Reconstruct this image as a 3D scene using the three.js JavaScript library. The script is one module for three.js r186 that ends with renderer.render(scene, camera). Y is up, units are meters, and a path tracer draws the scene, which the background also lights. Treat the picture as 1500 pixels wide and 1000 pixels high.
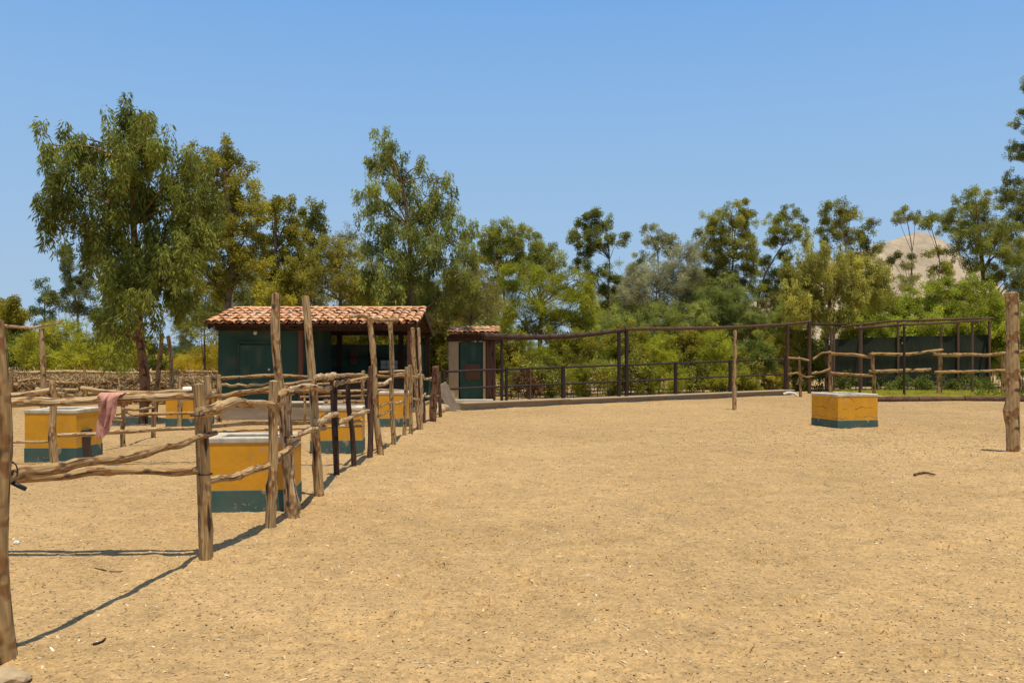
import * as THREE from 'three';
import { mergeGeometries } from 'three/addons/utils/BufferGeometryUtils.js';
import { RoundedBoxGeometry } from 'three/addons/geometries/RoundedBoxGeometry.js';

// ---------------------------------------------------------------- camera, sky, sun, exposure
const F = 1250, HY = 526, EYE = 1.55;                  // lens in photo pixels, horizon row, eye height
const scene = new THREE.Scene();
const camera = new THREE.PerspectiveCamera(2 * Math.atan(500 / F) * 180 / Math.PI, 1.5, 0.1, 2000);
camera.position.set(0, EYE, 0);
camera.lookAt(0, EYE, -10);
camera.setViewOffset(1500, 1000, 0, 500 - HY, 1500, 1000);   // a little rise of the lens

const renderer = new THREE.WebGLRenderer({ antialias: true });
renderer.setSize(1024, 682);
renderer.toneMapping = THREE.LinearToneMapping;
renderer.toneMappingExposure = 1.0;
renderer.shadowMap.enabled = true;

{ // clear midday sky: pale at the horizon, deeper above, unseen zenith whitened to make shadow fill less blue
  const W = 64, H = 512, d = new Float32Array(W * H * 4);
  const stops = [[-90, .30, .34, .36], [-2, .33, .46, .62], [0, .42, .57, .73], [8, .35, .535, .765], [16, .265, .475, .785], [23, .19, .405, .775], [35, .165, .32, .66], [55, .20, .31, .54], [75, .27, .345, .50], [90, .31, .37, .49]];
  for (let j = 0; j < H; j++) {
    const el = ((j + .5) / H - .5) * 180;
    let k = 0; while (k < stops.length - 2 && el > stops[k + 1][0]) k++;
    const a = stops[k], b = stops[k + 1], t = Math.min(1, Math.max(0, (el - a[0]) / (b[0] - a[0])));
    for (let i = 0; i < W; i++) { const o = (j * W + i) * 4; for (let c = 0; c < 3; c++) d[o + c] = a[c + 1] + (b[c + 1] - a[c + 1]) * t; d[o + 3] = 1; }
  }
  const sky = new THREE.DataTexture(d, W, H, THREE.RGBAFormat, THREE.FloatType);
  sky.mapping = THREE.EquirectangularReflectionMapping; sky.magFilter = THREE.LinearFilter; sky.minFilter = THREE.LinearFilter; sky.needsUpdate = true;
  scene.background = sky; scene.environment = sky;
}
const sun = new THREE.DirectionalLight(new THREE.Color().setRGB(1, .925, .76), 4.75);
sun.position.set(4.5, 60, 11); sun.target.position.set(0, 0, 0);
sun.castShadow = true; sun.shadow.mapSize.set(4096, 4096); sun.shadow.radius = 1;
Object.assign(sun.shadow.camera, { left: -60, right: 60, top: 60, bottom: -60, near: 1, far: 200 });
scene.add(sun, sun.target);

// ---------------------------------------------------------------- helpers
function rng(seed) { let a = seed >>> 0; return () => { a = (a + 0x6D2B79F5) | 0; let t = Math.imul(a ^ (a >>> 15), 1 | a); t = (t + Math.imul(t ^ (t >>> 7), 61 | t)) ^ t; return ((t ^ (t >>> 14)) >>> 0) / 4294967296; }; }
const R = rng(20240);
const rr = (a, b) => a + (b - a) * R();
function h3(x, y, z) { let n = Math.imul(x, 374761393) ^ Math.imul(y, 668265263) ^ Math.imul(z, 1274126177); n = Math.imul(n ^ (n >>> 13), 1103515245); return ((n ^ (n >>> 16)) >>> 0) / 4294967295; }
const sm = t => t * t * (3 - 2 * t), mixn = (a, b, t) => a + (b - a) * t;
function vn(x, y, z = 0) {
  const X = Math.floor(x), Y = Math.floor(y), Z = Math.floor(z), u = sm(x - X), v = sm(y - Y), w = sm(z - Z);
  const f = k => mixn(mixn(h3(X, Y, k), h3(X + 1, Y, k), u), mixn(h3(X, Y + 1, k), h3(X + 1, Y + 1, k), u), v);
  return mixn(f(Z), f(Z + 1), w);
}
function vn2t(x, y, px, py, s) { // tileable 2-D value noise
  const X = Math.floor(x), Y = Math.floor(y), u = sm(x - X), v = sm(y - Y), m = (a, b) => ((a % b) + b) % b;
  const g = (i, j) => h3(m(i, px), m(j, py), s);
  return mixn(mixn(g(X, Y), g(X + 1, Y), u), mixn(g(X, Y + 1), g(X + 1, Y + 1), u), v);
}
const V = (x, y, z) => new THREE.Vector3(x, y, z);
const P = (px, py, d) => V((px - 750) / F * d, EYE + (HY - py) / F * d, -d);      // photo pixel + distance -> place
const GD = py => EYE * F / (py - HY);                                             // distance of a ground point
const col = (r, g, b) => new THREE.Color().setRGB(r, g, b);
const names = new Map();
function numbered(n) { const k = names.get(n) || 0; names.set(n, k + 1); return k ? `${n}_${String(k).padStart(3, '0')}` : n; }
function tag(o, label, category, group, kind) { if (label) o.userData.label = label; if (category) o.userData.category = category; if (group) o.userData.group = group; if (kind) o.userData.kind = kind; return o; }
function thing(name, label, category, pos = V(0, 0, 0), turn = 0, group) { const o = new THREE.Group(); o.name = numbered(name); o.position.copy(pos); o.rotation.y = turn; scene.add(o); return tag(o, label, category, group); }
function part(name, geo, mat, parent) { const m = new THREE.Mesh(geo, mat); m.name = name; m.castShadow = m.receiveShadow = true; parent.add(m); return m; }
function structure(name, geo, mat, label) { const m = part(name, geo, mat, scene); tag(m, label, null, null, 'structure'); return m; }
const box = (w, h, d, x = 0, y = 0, z = 0) => new THREE.BoxGeometry(w, h, d).translate(x, y, z);
const rbox = (w, h, d, r, x = 0, y = 0, z = 0) => new RoundedBoxGeometry(w, h, d, 1, r).translate(x, y, z);

function dataTex(w, h, fn, srgb, rep) {
  const d = new Uint8Array(w * h * 4);
  for (let j = 0; j < h; j++) for (let i = 0; i < w; i++) { const c = fn(i / w, j / h, i, j), o = (j * w + i) * 4; for (let k = 0; k < 3; k++) d[o + k] = Math.max(0, Math.min(255, c[k] * 255)); d[o + 3] = 255; }
  const t = new THREE.DataTexture(d, w, h, THREE.RGBAFormat, THREE.UnsignedByteType);
  t.wrapS = t.wrapT = THREE.RepeatWrapping; t.magFilter = THREE.LinearFilter; t.minFilter = THREE.LinearMipmapLinearFilter; t.generateMipmaps = true;
  if (srgb) t.colorSpace = THREE.SRGBColorSpace; if (rep) t.repeat.set(...rep); t.needsUpdate = true; return t;
}
const g3 = v => [v, v, v];

// ---------------------------------------------------------------- materials
const woodField = (u, v) => .5 * vn2t(u * 26, v * 5, 26, 5, 1) + .3 * vn2t(u * 60, v * 9, 60, 9, 2) + .2 * vn2t(u * 8, v * 6, 8, 6, 3);
const woodCrack = (u, v) => { const a = vn2t(u * 16 + .8 * vn2t(u * 4, v * 4, 4, 4, 9), v * 2, 16, 2, 4); return a > .74 ? Math.min(1, (a - .74) * 7) : 0; };
const barkMask = (u, v) => { const n = .6 * vn2t(u * 3, v * 4, 3, 4, 15) + .4 * vn2t(u * 11, v * 13, 11, 13, 16); return Math.max(0, Math.min(1, (n - .52) * 7)); };
const woodMap = dataTex(256, 512, (u, v) => { const f = woodField(u, v), c = woodCrack(u, v), kn = vn2t(u * 4, v * 5, 4, 5, 13), kk = kn > .8 ? (kn - .8) * 3 : 0, m = barkMask(u, v), k = (.55 + .58 * f) * (1 - .6 * c) * (1 - kk); return [k * (1.04 - .24 * m), k * (1.02 - .34 * m), k * (1 - .45 * m)]; }, true);
const woodBump = dataTex(256, 512, (u, v) => g3(.5 + .4 * (woodField(u, v) - .5) - .45 * woodCrack(u, v) + .2 * barkMask(u, v)));
const wood = (r, g, b, rough = .85) => new THREE.MeshStandardMaterial({ color: col(r, g, b), map: woodMap, bumpMap: woodBump, bumpScale: .014, roughness: rough });
const M = {
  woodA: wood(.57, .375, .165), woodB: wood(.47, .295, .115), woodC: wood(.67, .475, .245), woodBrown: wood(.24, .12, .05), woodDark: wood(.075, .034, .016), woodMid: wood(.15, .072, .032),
  rust: new THREE.MeshStandardMaterial({ color: col(.034, .019, .012), map: dataTex(128, 128, (u, v) => { const n = .6 * vn2t(u * 10, v * 10, 10, 10, 21) + .4 * vn2t(u * 30, v * 30, 30, 30, 22); return [.75 + .4 * n, .72 + .3 * n, .72 + .22 * n]; }, true), roughness: .7, metalness: .15 }),
  rustRed: new THREE.MeshStandardMaterial({ color: col(.11, .055, .028), roughness: .75 }),
  straw: new THREE.MeshStandardMaterial({ color: col(.60, .45, .25), roughness: .95 }),
};
const plasterField = (u, v) => .5 * vn2t(u * 6, v * 6, 6, 6, 31) + .3 * vn2t(u * 18, v * 18, 18, 18, 32) + .2 * vn2t(u * 70, v * 70, 70, 70, 33);
function plaster(r, g, b, wear, seed, cracks = 0, chips = 0) {
  const cr = (u, v) => { if (!cracks) return 0; const w = .13 * (vn2t(u * 5, v * 5, 5, 5, seed) - .5) + .04 * (vn2t(u * 17, v * 17, 17, 17, seed + 1) - .5); let m = 0; for (let k = 0; k < 5; k++) { const y = Math.abs(v + w * (k % 2 ? 1 : -1.3) - (.12 + k * .2)); if (y < .012 && vn2t(u * 6, k + .5, 6, 6, seed + 2 + k) > .45) m = Math.max(m, 1 - y / .012); } return m * cracks; };
  const enc = x => Math.pow(Math.max(0, x), 1 / 2.2), chip = (u, v) => { if (!chips) return 0; const n = .55 * vn2t(u * 7, v * 9, 7, 9, seed + 40) + .3 * vn2t(u * 24, v * 24, 24, 24, seed + 41) + .15 * vn2t(u * 70, v * 70, 70, 70, seed + 42); return Math.max(0, Math.min(1, (n - .69) * 22)) * chips; };
  const map = dataTex(512, 512, (u, v) => { const f = plasterField(u + seed * .13, v), s = vn2t(u * 14, v * 3, 14, 3, seed), c = cr(u, v), h = chip(u, v), d2 = Math.max(0, vn2t(u * 5, v * 5, 5, 5, seed + 50) - .55) * wear * 1.6; const k = (1 - wear * (1 - f) - wear * (s > .6 ? s - .6 : 0)) * (1 - .7 * c); return [mixn(mixn(r, .38, d2 * .6) * k, .46 * k, h), mixn(mixn(g, .27, d2 * .6) * k, .35 * k, h), mixn(mixn(b, .14, d2 * .6) * k, .23 * k, h)].map(enc); }, true);
  const bump = dataTex(512, 512, (u, v) => g3(.5 + .4 * (plasterField(u + seed * .13, v) - .5) - .4 * cr(u, v)));
  return new THREE.MeshStandardMaterial({ color: 0xffffff, map, bumpMap: bump, bumpScale: .006, roughness: .85 });
}
M.yellow = plaster(.76, .352, .008, .2, 3, 0, .4); M.yellowCracked = plaster(.80, .375, .008, .22, 5, 1, .2); M.band = plaster(.06, .13, .105, .35, 8, 0, .7); M.rim = plaster(.72, .63, .48, .4, 11, 0, .6); M.kerb = plaster(.52, .40, .25, .4, 29);
M.concrete = plaster(.40, .31, .21, .4, 14); M.greenWall = plaster(.022, .078, .05, .35, 17); M.beige = plaster(.52, .37, .2, .3, 19); M.white = plaster(.75, .71, .64, .12, 23);
M.dark = new THREE.MeshStandardMaterial({ color: col(.035, .03, .027), roughness: .8 });
M.black = new THREE.MeshStandardMaterial({ color: col(.015, .015, .016), roughness: .6 });
M.brownPaint = plaster(.19, .06, .028, .25, 27); M.water = new THREE.MeshStandardMaterial({ color: col(.05, .06, .055), roughness: .12 });

// ---------------------------------------------------------------- logs and poles
function logGeo(pts, r0, r1, o = {}) {
  const { radial = 9, rough = .12, seed = Math.floor(R() * 9999), knots = 1, flat = 1 } = o;
  const curve = new THREE.CatmullRomCurve3(pts.length < 2 ? [pts[0], pts[0]] : pts, false, 'centripetal');
  const L = curve.getLength(), seg = o.seg || Math.max(4, Math.min(44, Math.round(L / Math.max(.045, r0 * 1.1))));
  const pos = [], uv = [], idx = [], ring = radial + 1;
  let N = null; const C = [];
  const knobs = []; const kr = rng(seed * 7 + 1); for (let k = 0; k < knots; k++) knobs.push([kr(), kr() * 6.283, .18 + .3 * kr()]);
  let prevT = null;
  for (let i = 0; i <= seg; i++) {
    const t = i / seg, p = curve.getPointAt(t), T = curve.getTangentAt(t);
    if (!N) { N = Math.abs(T.y) > .9 ? V(1, 0, 0) : V(0, 1, 0); N.sub(T.clone().multiplyScalar(N.dot(T))).normalize(); }
    else { N.sub(T.clone().multiplyScalar(N.dot(T))).normalize(); }
    const B = T.clone().cross(N);
    for (let j = 0; j <= radial; j++) {
      const jj = j % radial, a = jj / radial * Math.PI * 2;
      let r = mixn(r0, r1, t) * (1 + rough * 2 * (vn(Math.cos(a) * 1.3 + seed, Math.sin(a) * 1.3, t * L * 3.2) - .5) + rough * (vn(seed + 5, t * L * 2.2, 3) - .5));
      for (const [kt, ka, kh] of knobs) { const dt = (t - kt) * L / (r0 * 1.6), da = Math.cos(a - ka); if (Math.abs(dt) < 2 && da > 0) r *= 1 + kh * Math.exp(-dt * dt * 2) * da * da * da; }
      pos.push(p.x + (N.x * Math.cos(a) + B.x * Math.sin(a)) * r, p.y + (N.y * Math.cos(a) + B.y * Math.sin(a)) * r * flat, p.z + (N.z * Math.cos(a) + B.z * Math.sin(a)) * r);
      uv.push(j / radial + seed * .37, t * L * 1.6 + seed * .11);
    }
    C.push(p); prevT = T;
  }
  for (let i = 0; i < seg; i++) for (let j = 0; j < radial; j++) { const a = i * ring + j, b = a + 1, c = a + ring, d = c + 1; idx.push(a, b, c, b, d, c); }
  for (const e of [0, seg]) { // end grain, slightly domed
    const base = pos.length / 3, T = curve.getTangentAt(e ? 1 : 0).multiplyScalar((e ? 1 : -1) * (e ? r1 : r0) * .22);
    for (let j = 0; j < radial; j++) { const k = (e * ring + j) * 3; pos.push(pos[k], pos[k + 1], pos[k + 2]); uv.push(.5 + .1 * Math.cos(j), .5 + .1 * Math.sin(j)); }
    pos.push(C[e].x + T.x, C[e].y + T.y, C[e].z + T.z); uv.push(.5, .5);
    for (let j = 0; j < radial; j++) { const a = base + j, b = base + (j + 1) % radial, c = base + radial; e ? idx.push(a, b, c) : idx.push(b, a, c); }
  }
  const g = new THREE.BufferGeometry();
  g.setAttribute('position', new THREE.Float32BufferAttribute(pos, 3)); g.setAttribute('uv', new THREE.Float32BufferAttribute(uv, 2)); g.setIndex(idx); g.computeVertexNormals();
  const n = g.attributes.normal; // close the seam
  for (let i = 0; i <= seg; i++) { const a = i * ring, b = a + radial, v = V(n.getX(a) + n.getX(b), n.getY(a) + n.getY(b), n.getZ(a) + n.getZ(b)).normalize(); n.setXYZ(a, v.x, v.y, v.z); n.setXYZ(b, v.x, v.y, v.z); }
  return g;
}
const wpx = (w, d) => w / 2 / F * d;                        // a width in photo pixels at a distance -> radius in metres
// a post: foot pixel, head pixel, widths at foot and head, distance
function post(parent, m, [bx, by], [tx, ty], w0, w1, d = GD(by), name = 'post', o = {}) {
  const a = P(bx, by, d), b = P(tx, ty, d); a.y = 0;
  const dirv = b.clone().sub(a).normalize(), foot = a.clone().addScaledVector(dirv, -.12), hh = b.y * (o.crook ?? .014), mid = a.clone().lerp(b, rr(.3, .45)).add(V(rr(-hh, hh), 0, rr(-hh, hh))), mid2 = a.clone().lerp(b, rr(.62, .8)).add(V(rr(-hh, hh), 0, rr(-hh, hh)));
  return part(name, logGeo([foot, mid, mid2, b], wpx(w0, d), wpx(w1, d), { rough: .15, knots: 3, ...o }), m, parent);
}
function rail(parent, m, pts, w, dist, name = 'rail', o = {}) { // dist: one distance or px -> distance
  const q = pts.map(([x, y]) => { const d = typeof dist === 'function' ? dist(x) : dist; return P(x, y, d).add(V(0, 0, o.off || 0)); });
  const d = typeof dist === 'function' ? dist(pts[0][0]) : dist; const J = wpx(w, d) * .42, jr = rng(Math.floor(pts[0][0] * 13 + pts[0][1] * 7 + 5000));
  for (let i = q.length - 2; i >= 0; i--) if (q[i].distanceTo(q[i + 1]) > .28) q.splice(i + 1, 0, q[i].clone().lerp(q[i + 1], .35 + .3 * jr()).add(V((jr() - .5) * J, (jr() - .5) * 2 * J, (jr() - .5) * 2 * J)));
  const d2 = typeof dist === 'function' ? dist(pts[pts.length - 1][0]) : dist;
  return part(name, logGeo(q, wpx(w * 1.02, d), wpx((o.w1 || w * .88) * 1.02, d2), { ...o, rough: (o.rough || .2) * 1.25, knots: (o.knots || 3) + 3 }), m, parent);
}

// ---------------------------------------------------------------- ground
const mounds = [[301, 816], [395, 772], [427, 755], [467, 727], [493, 695], [518, 685], [541, 672], [558, 671], [577, 653], [592, 641], [602, 638], [614, 632], [1485, 664], [-1, 972], [80, 680], [1076, 601]].map(([px, py]) => { const p = P(px, py, GD(py)); return [p.x, p.z, .02 + .025 * h3(px, py, 1)]; });
function gh(x, z) { // unevenness of trodden sand, hoof prints, sand heaped round the posts
  const d = -z, near = Math.max(0, 1 - Math.abs(d) / 60);
  let y = .05 * (vn(x * .35, z * .35, 1) - .5) + .03 * (vn(x * 1.1 + 7, z * 1.1, 2) - .5);
  const f = vn(x * 4.2, z * 4.2, 3), f2 = vn(x * 9.5, z * 9.5, 5), f3 = vn(x * 21, z * 21, 6);
  const busy = Math.exp(-((x - 7) * (x - 7) / 20 + (z + 15) * (z + 15) / 40)), churn = .35 + .65 * sm(Math.min(1, Math.max(0, vn(x * .5 + 20, z * .5, 8) * 1.9 - .45))) + .5 * busy;
  y += near * churn * (.030 * (f - .5) - .02 * Math.max(0, f2 - .6) * 2.5 + .016 * (f3 - .5));
  if (d > 2 && d < 34 && Math.abs(x) < 22) {
    const C = .34, ix = Math.floor(x / C), iz = Math.floor(z / C);
    for (let a = -1; a <= 1; a++) for (let b = -1; b <= 1; b++) {
      const cx = ix + a, cz = iz + b; if (h3(cx, cz, 71) > .16 + .5 * Math.max(0, vn(cx * C * .45, cz * C * .45, 9) * 2 - .9) + .35 * busy) continue;
      const px = (cx + .2 + .6 * h3(cx, cz, 72)) * C, pz = (cz + .2 + .6 * h3(cx, cz, 73)) * C, q = ((x - px) ** 2 + (z - pz) ** 2) / Math.pow(.055 + .035 * h3(cx, cz, 74), 2);
      if (q < 6) y += (.018 + .03 * h3(cx, cz, 75)) * (-1.1 * Math.exp(-q) + .5 * Math.exp(-(q - 2) * (q - 2)));
    }
    for (const [mx, mz, mh] of mounds) { const q = ((x - mx) ** 2 + (z - mz) ** 2) / .035; if (q < 8) y += mh * Math.exp(-q * .6) * (.6 + .8 * vn(x * 12, z * 12, 4)); }
  }
  return y;
}
{
  const xs = [], ds = [];
  { let s = .036, x = 0; const side = [0]; while (x < 600) { if (x > 5) s *= x < 14 ? 1.011 : 1.09; x += s; side.push(x); } for (let i = side.length - 1; i > 0; i--) xs.push(-side[i]); xs.push(...side); }
  { let d = -30, s; while (d < 900) { ds.push(d); s = d < 3 ? Math.max(.05, (3 - d) * .12 + .03) : Math.max(.024, d * (d < 34 ? .0062 : .05)); d += s; } ds.push(900); }
  const nx = xs.length, nz = ds.length, pos = new Float32Array(nx * nz * 3), uv = new Float32Array(nx * nz * 2), cl = new Float32Array(nx * nz * 3), idx = new Uint32Array((nx - 1) * (nz - 1) * 6);
  let q = 0;
  for (let j = 0; j < nz; j++) for (let i = 0; i < nx; i++) {
    const k = j * nx + i, x = xs[i], z = -ds[j];
    pos[k * 3] = x; pos[k * 3 + 1] = (Math.abs(x) < 60 && ds[j] < 80 ? gh(x, z) : 0); pos[k * 3 + 2] = z; uv[k * 2] = x / 2.6; uv[k * 2 + 1] = z / 2.6;
    const n = vn(x * .28, z * .28, 11) * .5 + vn(x * .9, z * .9, 12) * .3 + vn(x * 3.1, z * 3.1, 13) * .2; // damp and dry, trodden and loose sand
    const t = .80 + .38 * n; cl[k * 3] = t; cl[k * 3 + 1] = t * (.985 + .03 * n); cl[k * 3 + 2] = t * (.93 + .12 * n);
    if (i < nx - 1 && j < nz - 1) { idx[q++] = k; idx[q++] = k + 1; idx[q++] = k + nx; idx[q++] = k + 1; idx[q++] = k + nx + 1; idx[q++] = k + nx; }
  }
  const g = new THREE.BufferGeometry();
  g.setAttribute('position', new THREE.BufferAttribute(pos, 3)); g.setAttribute('uv', new THREE.BufferAttribute(uv, 2)); g.setAttribute('color', new THREE.BufferAttribute(cl, 3)); g.setIndex(new THREE.BufferAttribute(idx, 1)); g.computeVertexNormals();
  const S = 1024, spots = new Float32Array(S * S), sr = rng(77);
  for (let k = 0; k < 2600; k++) { // bits of dung, bark and grit trodden in
    const x = sr() * S, y = sr() * S, l = 1 + sr() * sr() * 8, w = .8 + sr() * 1.6, a = sr() * 3.14, s = sr() < .72 ? -(.25 + .6 * sr()) : .3 + .5 * sr(), ca = Math.cos(a), sa = Math.sin(a);
    for (let v = -9; v <= 9; v++) for (let u = -9; u <= 9; u++) { const p = (u * ca + v * sa) / l, t = (-u * sa + v * ca) / w, e = p * p + t * t; if (e < 1.2) { const i = ((Math.round(y) + v + S) % S) * S + (Math.round(x) + u + S) % S; spots[i] = s * Math.min(1, 1.4 - e) } }
  }
  const grain = (u, v) => .34 * vn2t(u * 340, v * 340, 340, 340, 41) + .30 * vn2t(u * 130, v * 130, 130, 130, 42) + .22 * vn2t(u * 46, v * 46, 46, 46, 43) + .14 * vn2t(u * 14, v * 14, 14, 14, 44);
  const map = dataTex(S, S, (u, v, i, j) => { const f = grain(u, v) - .5, s = spots[j * S + i], k = .88 + .42 * f; return s < 0 ? [k * (1 + .62 * s), k * (1 + .68 * s), k * (1 + .72 * s)] : [k + s * .13, k + s * .15, k + s * .2]; }, true);
  const bump = dataTex(S, S, (u, v, i, j) => g3(.5 + .7 * (grain(u, v) - .5) + .18 * Math.abs(spots[j * S + i])));
  structure('ground', g, new THREE.MeshStandardMaterial({ color: col(.565, .354, .143), map, bumpMap: bump, bumpScale: .03, vertexColors: true, roughness: 1 }), 'dry trodden yellow sand of the riding yard');
}
// loose bits lying on the sand
function litter(name, label, geo, mat, n, place, colour) {
  const im = new THREE.InstancedMesh(geo, mat, n), m = new THREE.Matrix4(), q = new THREE.Quaternion(), e = new THREE.Euler(); const r = rng(name.length * 991);
  for (let i = 0; i < n; i++) { const [x, z, s] = place(r); e.set((r() - .5) * .5, r() * 6.283, (r() - .5) * .5); q.setFromEuler(e); m.compose(V(x, gh(x, z) + .002, z), q, V(s * (.5 + 1.2 * r()), s * (.6 + .6 * r()), s * (.6 + .8 * r()))); im.setMatrixAt(i, m); im.setColorAt(i, colour(r)); }
  im.name = name; im.castShadow = im.receiveShadow = true; scene.add(im); tag(im, label, 'litter', null, 'stuff'); return im;
}
const spread = r => { if (r() < .14) { const g = () => r() + r() + r() - 1.5; return [7 + 4.2 * g(), -15.5 - 5 * g()]; } const d = 3.2 * Math.pow(12, Math.pow(r(), .8)); const x = (r() * 1.5 - .75) * d; return [x, -d]; };
{
  const chip = new THREE.IcosahedronGeometry(.5, 0).scale(1, .35, .5);
  const white = new THREE.MeshStandardMaterial({ color: 0xffffff, roughness: .9 });
  litter('dark_litter', 'small dark bits of dung and bark strewn over the sand', chip, white, 17000, r => { const [x, z] = spread(r); return [x, z, .007 + .02 * r() * r() * r() + .0009 * -z]; }, r => { const k = .5 + 1.6 * r(); return col(.15 * k, .085 * k, .035 * k); });
  litter('pale_litter', 'pale wood chips and pebbles strewn over the sand', chip, white, 19000, r => { const [x, z] = spread(r); return [x, z, .007 + .022 * Math.pow(r(), 4) + .0008 * -z]; }, r => { const k = .7 + .5 * r(); return r() < .07 ? col(.70 * k, .68 * k, .58 * k) : col(.66 * k, .48 * k, .25 * k); });
  const stalk = new THREE.CylinderGeometry(.5, .5, 1, 4).rotateZ(Math.PI / 2).scale(1, .06, .06);
  litter('straw_litter', 'scattered straw stalks lying on the sand', stalk, white, 3500, r => { const [x, z] = spread(r); return [x, z, .03 + .05 * r() * r() + .0012 * -z]; }, r => { const k = .6 + .6 * r(); return r() < .25 ? col(.26 * k, .16 * k, .07 * k) : col(.64 * k, .46 * k, .24 * k); });
}
{ // sand hill beyond the trees
  const D = 250, g = new THREE.PlaneGeometry(260, 180, 150, 70).rotateX(-Math.PI / 2), p = g.attributes.position, x0 = (1300 - 750) / F * D;
  const prof = [[600, 520], [900, 500], [1000, 478], [1115, 432], [1200, 386], [1285, 352], [1320, 341], [1345, 336], [1362, 339], [1385, 352], [1415, 396], [1470, 432], [1600, 470], [2000, 515]];
  for (let i = 0; i < p.count; i++) {
    const x = p.getX(i) + x0, z = p.getZ(i), px = 750 + x / D * F; let k = 0; while (k < prof.length - 2 && px > prof[k + 1][0]) k++;
    const a = prof[k], b = prof[k + 1], t = Math.min(1, Math.max(0, (px - a[0]) / (b[0] - a[0]))), top = EYE + (HY - mixn(a[1], b[1], t)) / F * D, s = Math.exp(-Math.pow(Math.abs(z) / 42, 1.6));
    p.setY(i, Math.max(-.5, top * s + s * (2.2 * (vn(x * .07, z * .07, 4) - .5) + .9 * (vn(x * .3, z * .3, 6) - .5)) - 1.2));
  }
  g.translate(x0, 0, -D); g.computeVertexNormals();
  structure('hill', g, new THREE.MeshStandardMaterial({ color: col(.50, .385, .25), roughness: 1, map: dataTex(256, 256, (u, v) => g3(.74 + .26 * (.6 * vn2t(u * 20, v * 12, 20, 12, 51) + .4 * vn2t(u * 60, v * 40, 60, 40, 52))), true, [6, 3]) }), 'bare sandy hill rising behind the trees');
}

// ---------------------------------------------------------------- foliage kit
function leafSet(list) { // list of [base, tip, width, side]
  const pos = [], idx = [];
  for (const [b, t, w, s] of list) { const k = pos.length / 3, ax = t.clone().sub(b), sd = s.clone().cross(ax).normalize().multiplyScalar(w / 2), m = b.clone().lerp(t, .42), dn = s.clone().multiplyScalar(-w * .18);
    for (const v of [b, m.clone().add(sd).add(dn), t, m.clone().sub(sd).add(dn)]) pos.push(v.x, v.y, v.z); idx.push(k, k + 1, k + 2, k, k + 2, k + 3); }
  const g = new THREE.BufferGeometry(); g.setAttribute('position', new THREE.Float32BufferAttribute(pos, 3)); g.setAttribute('uv', new THREE.Float32BufferAttribute(new Float32Array(pos.length / 3 * 2), 2)); g.setIndex(idx); g.computeVertexNormals(); return g;
}
const rdir = r => { const z = r() * 2 - 1, a = r() * 6.283, s = Math.sqrt(1 - z * z); return V(s * Math.cos(a), z, s * Math.sin(a)); };
function sprayDroop(seed, n = 26) { const r = rng(seed), L = []; for (let i = 0; i < n; i++) { const t = r(), a = r() * 6.283, b = V(.11 * Math.cos(a) * (1 - t * .5), .14 - .42 * t, .11 * Math.sin(a)), l = .12 + .1 * r(), o = .3 + 1.0 * r(); const d = V(Math.cos(a) * o, -1, Math.sin(a) * o).normalize(); L.push([b, b.clone().addScaledVector(d, l), .032 + .018 * r(), rdir(r)]); } return leafSet(L); }
function sprayClump(seed, n = 26, R0 = .24) { const r = rng(seed), L = []; for (let i = 0; i < n; i++) { const d = rdir(r), b = d.clone().multiplyScalar(R0 * Math.pow(r(), .5) * .9), t = d.clone().multiplyScalar(.6).add(rdir(r).multiplyScalar(.8)).add(V(0, -.15, 0)).normalize(); L.push([b, b.clone().addScaledVector(t, .1 + .07 * r()), .045 + .025 * r(), rdir(r)]); } return leafSet(L); }
function sprayFeather(seed, n = 34) { const r = rng(seed), L = []; for (let k = 0; k < 6; k++) { const d = rdir(r); d.y = Math.abs(d.y) * .9 + .1; d.normalize(); for (let i = 0; i < n / 6; i++) { const t = (i + 1) / (n / 6), b = d.clone().multiplyScalar(.34 * t).add(V(0, -.12 * t * t, 0)), q = rdir(r).multiplyScalar(.7).add(d).normalize(); L.push([b, b.clone().addScaledVector(q, .07 + .06 * r()), .024 + .014 * r(), rdir(r)]); } } return leafSet(L); }
function sprayTwig(seed) { const r = rng(seed), L = []; for (let k = 0; k < 9; k++) { const d = rdir(r); d.y = d.y * .6 + .35; d.normalize(); const e = d.clone().multiplyScalar(.3 + .15 * r()); L.push([V(0, 0, 0), e, .014, rdir(r)]); for (let i = 0; i < 2; i++) { const b = e.clone().multiplyScalar(.4 + .6 * r()); L.push([b, b.clone().addScaledVector(rdir(r), .07 + .05 * r()), .028, rdir(r)]); } } return leafSet(L); }
const SPRAY = { droop: [sprayDroop(1), sprayDroop(2)], clump: [sprayClump(3), sprayClump(4)], feather: [sprayFeather(5), sprayFeather(6)], twig: [sprayTwig(7), sprayTwig(8)], broad: [sprayClump(9, 20, .26), sprayClump(10, 18, .28)] };
const leafMat = new THREE.MeshPhysicalMaterial({ color: 0xffffff, roughness: .85, side: THREE.DoubleSide, transmission: .5, thickness: 0, specularIntensity: .15 });
M.bark = wood(.30, .20, .115); M.barkPale = wood(.42, .33, .25); M.barkRed = wood(.30, .15, .065); M.barkGrey = wood(.22, .185, .15);

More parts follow.
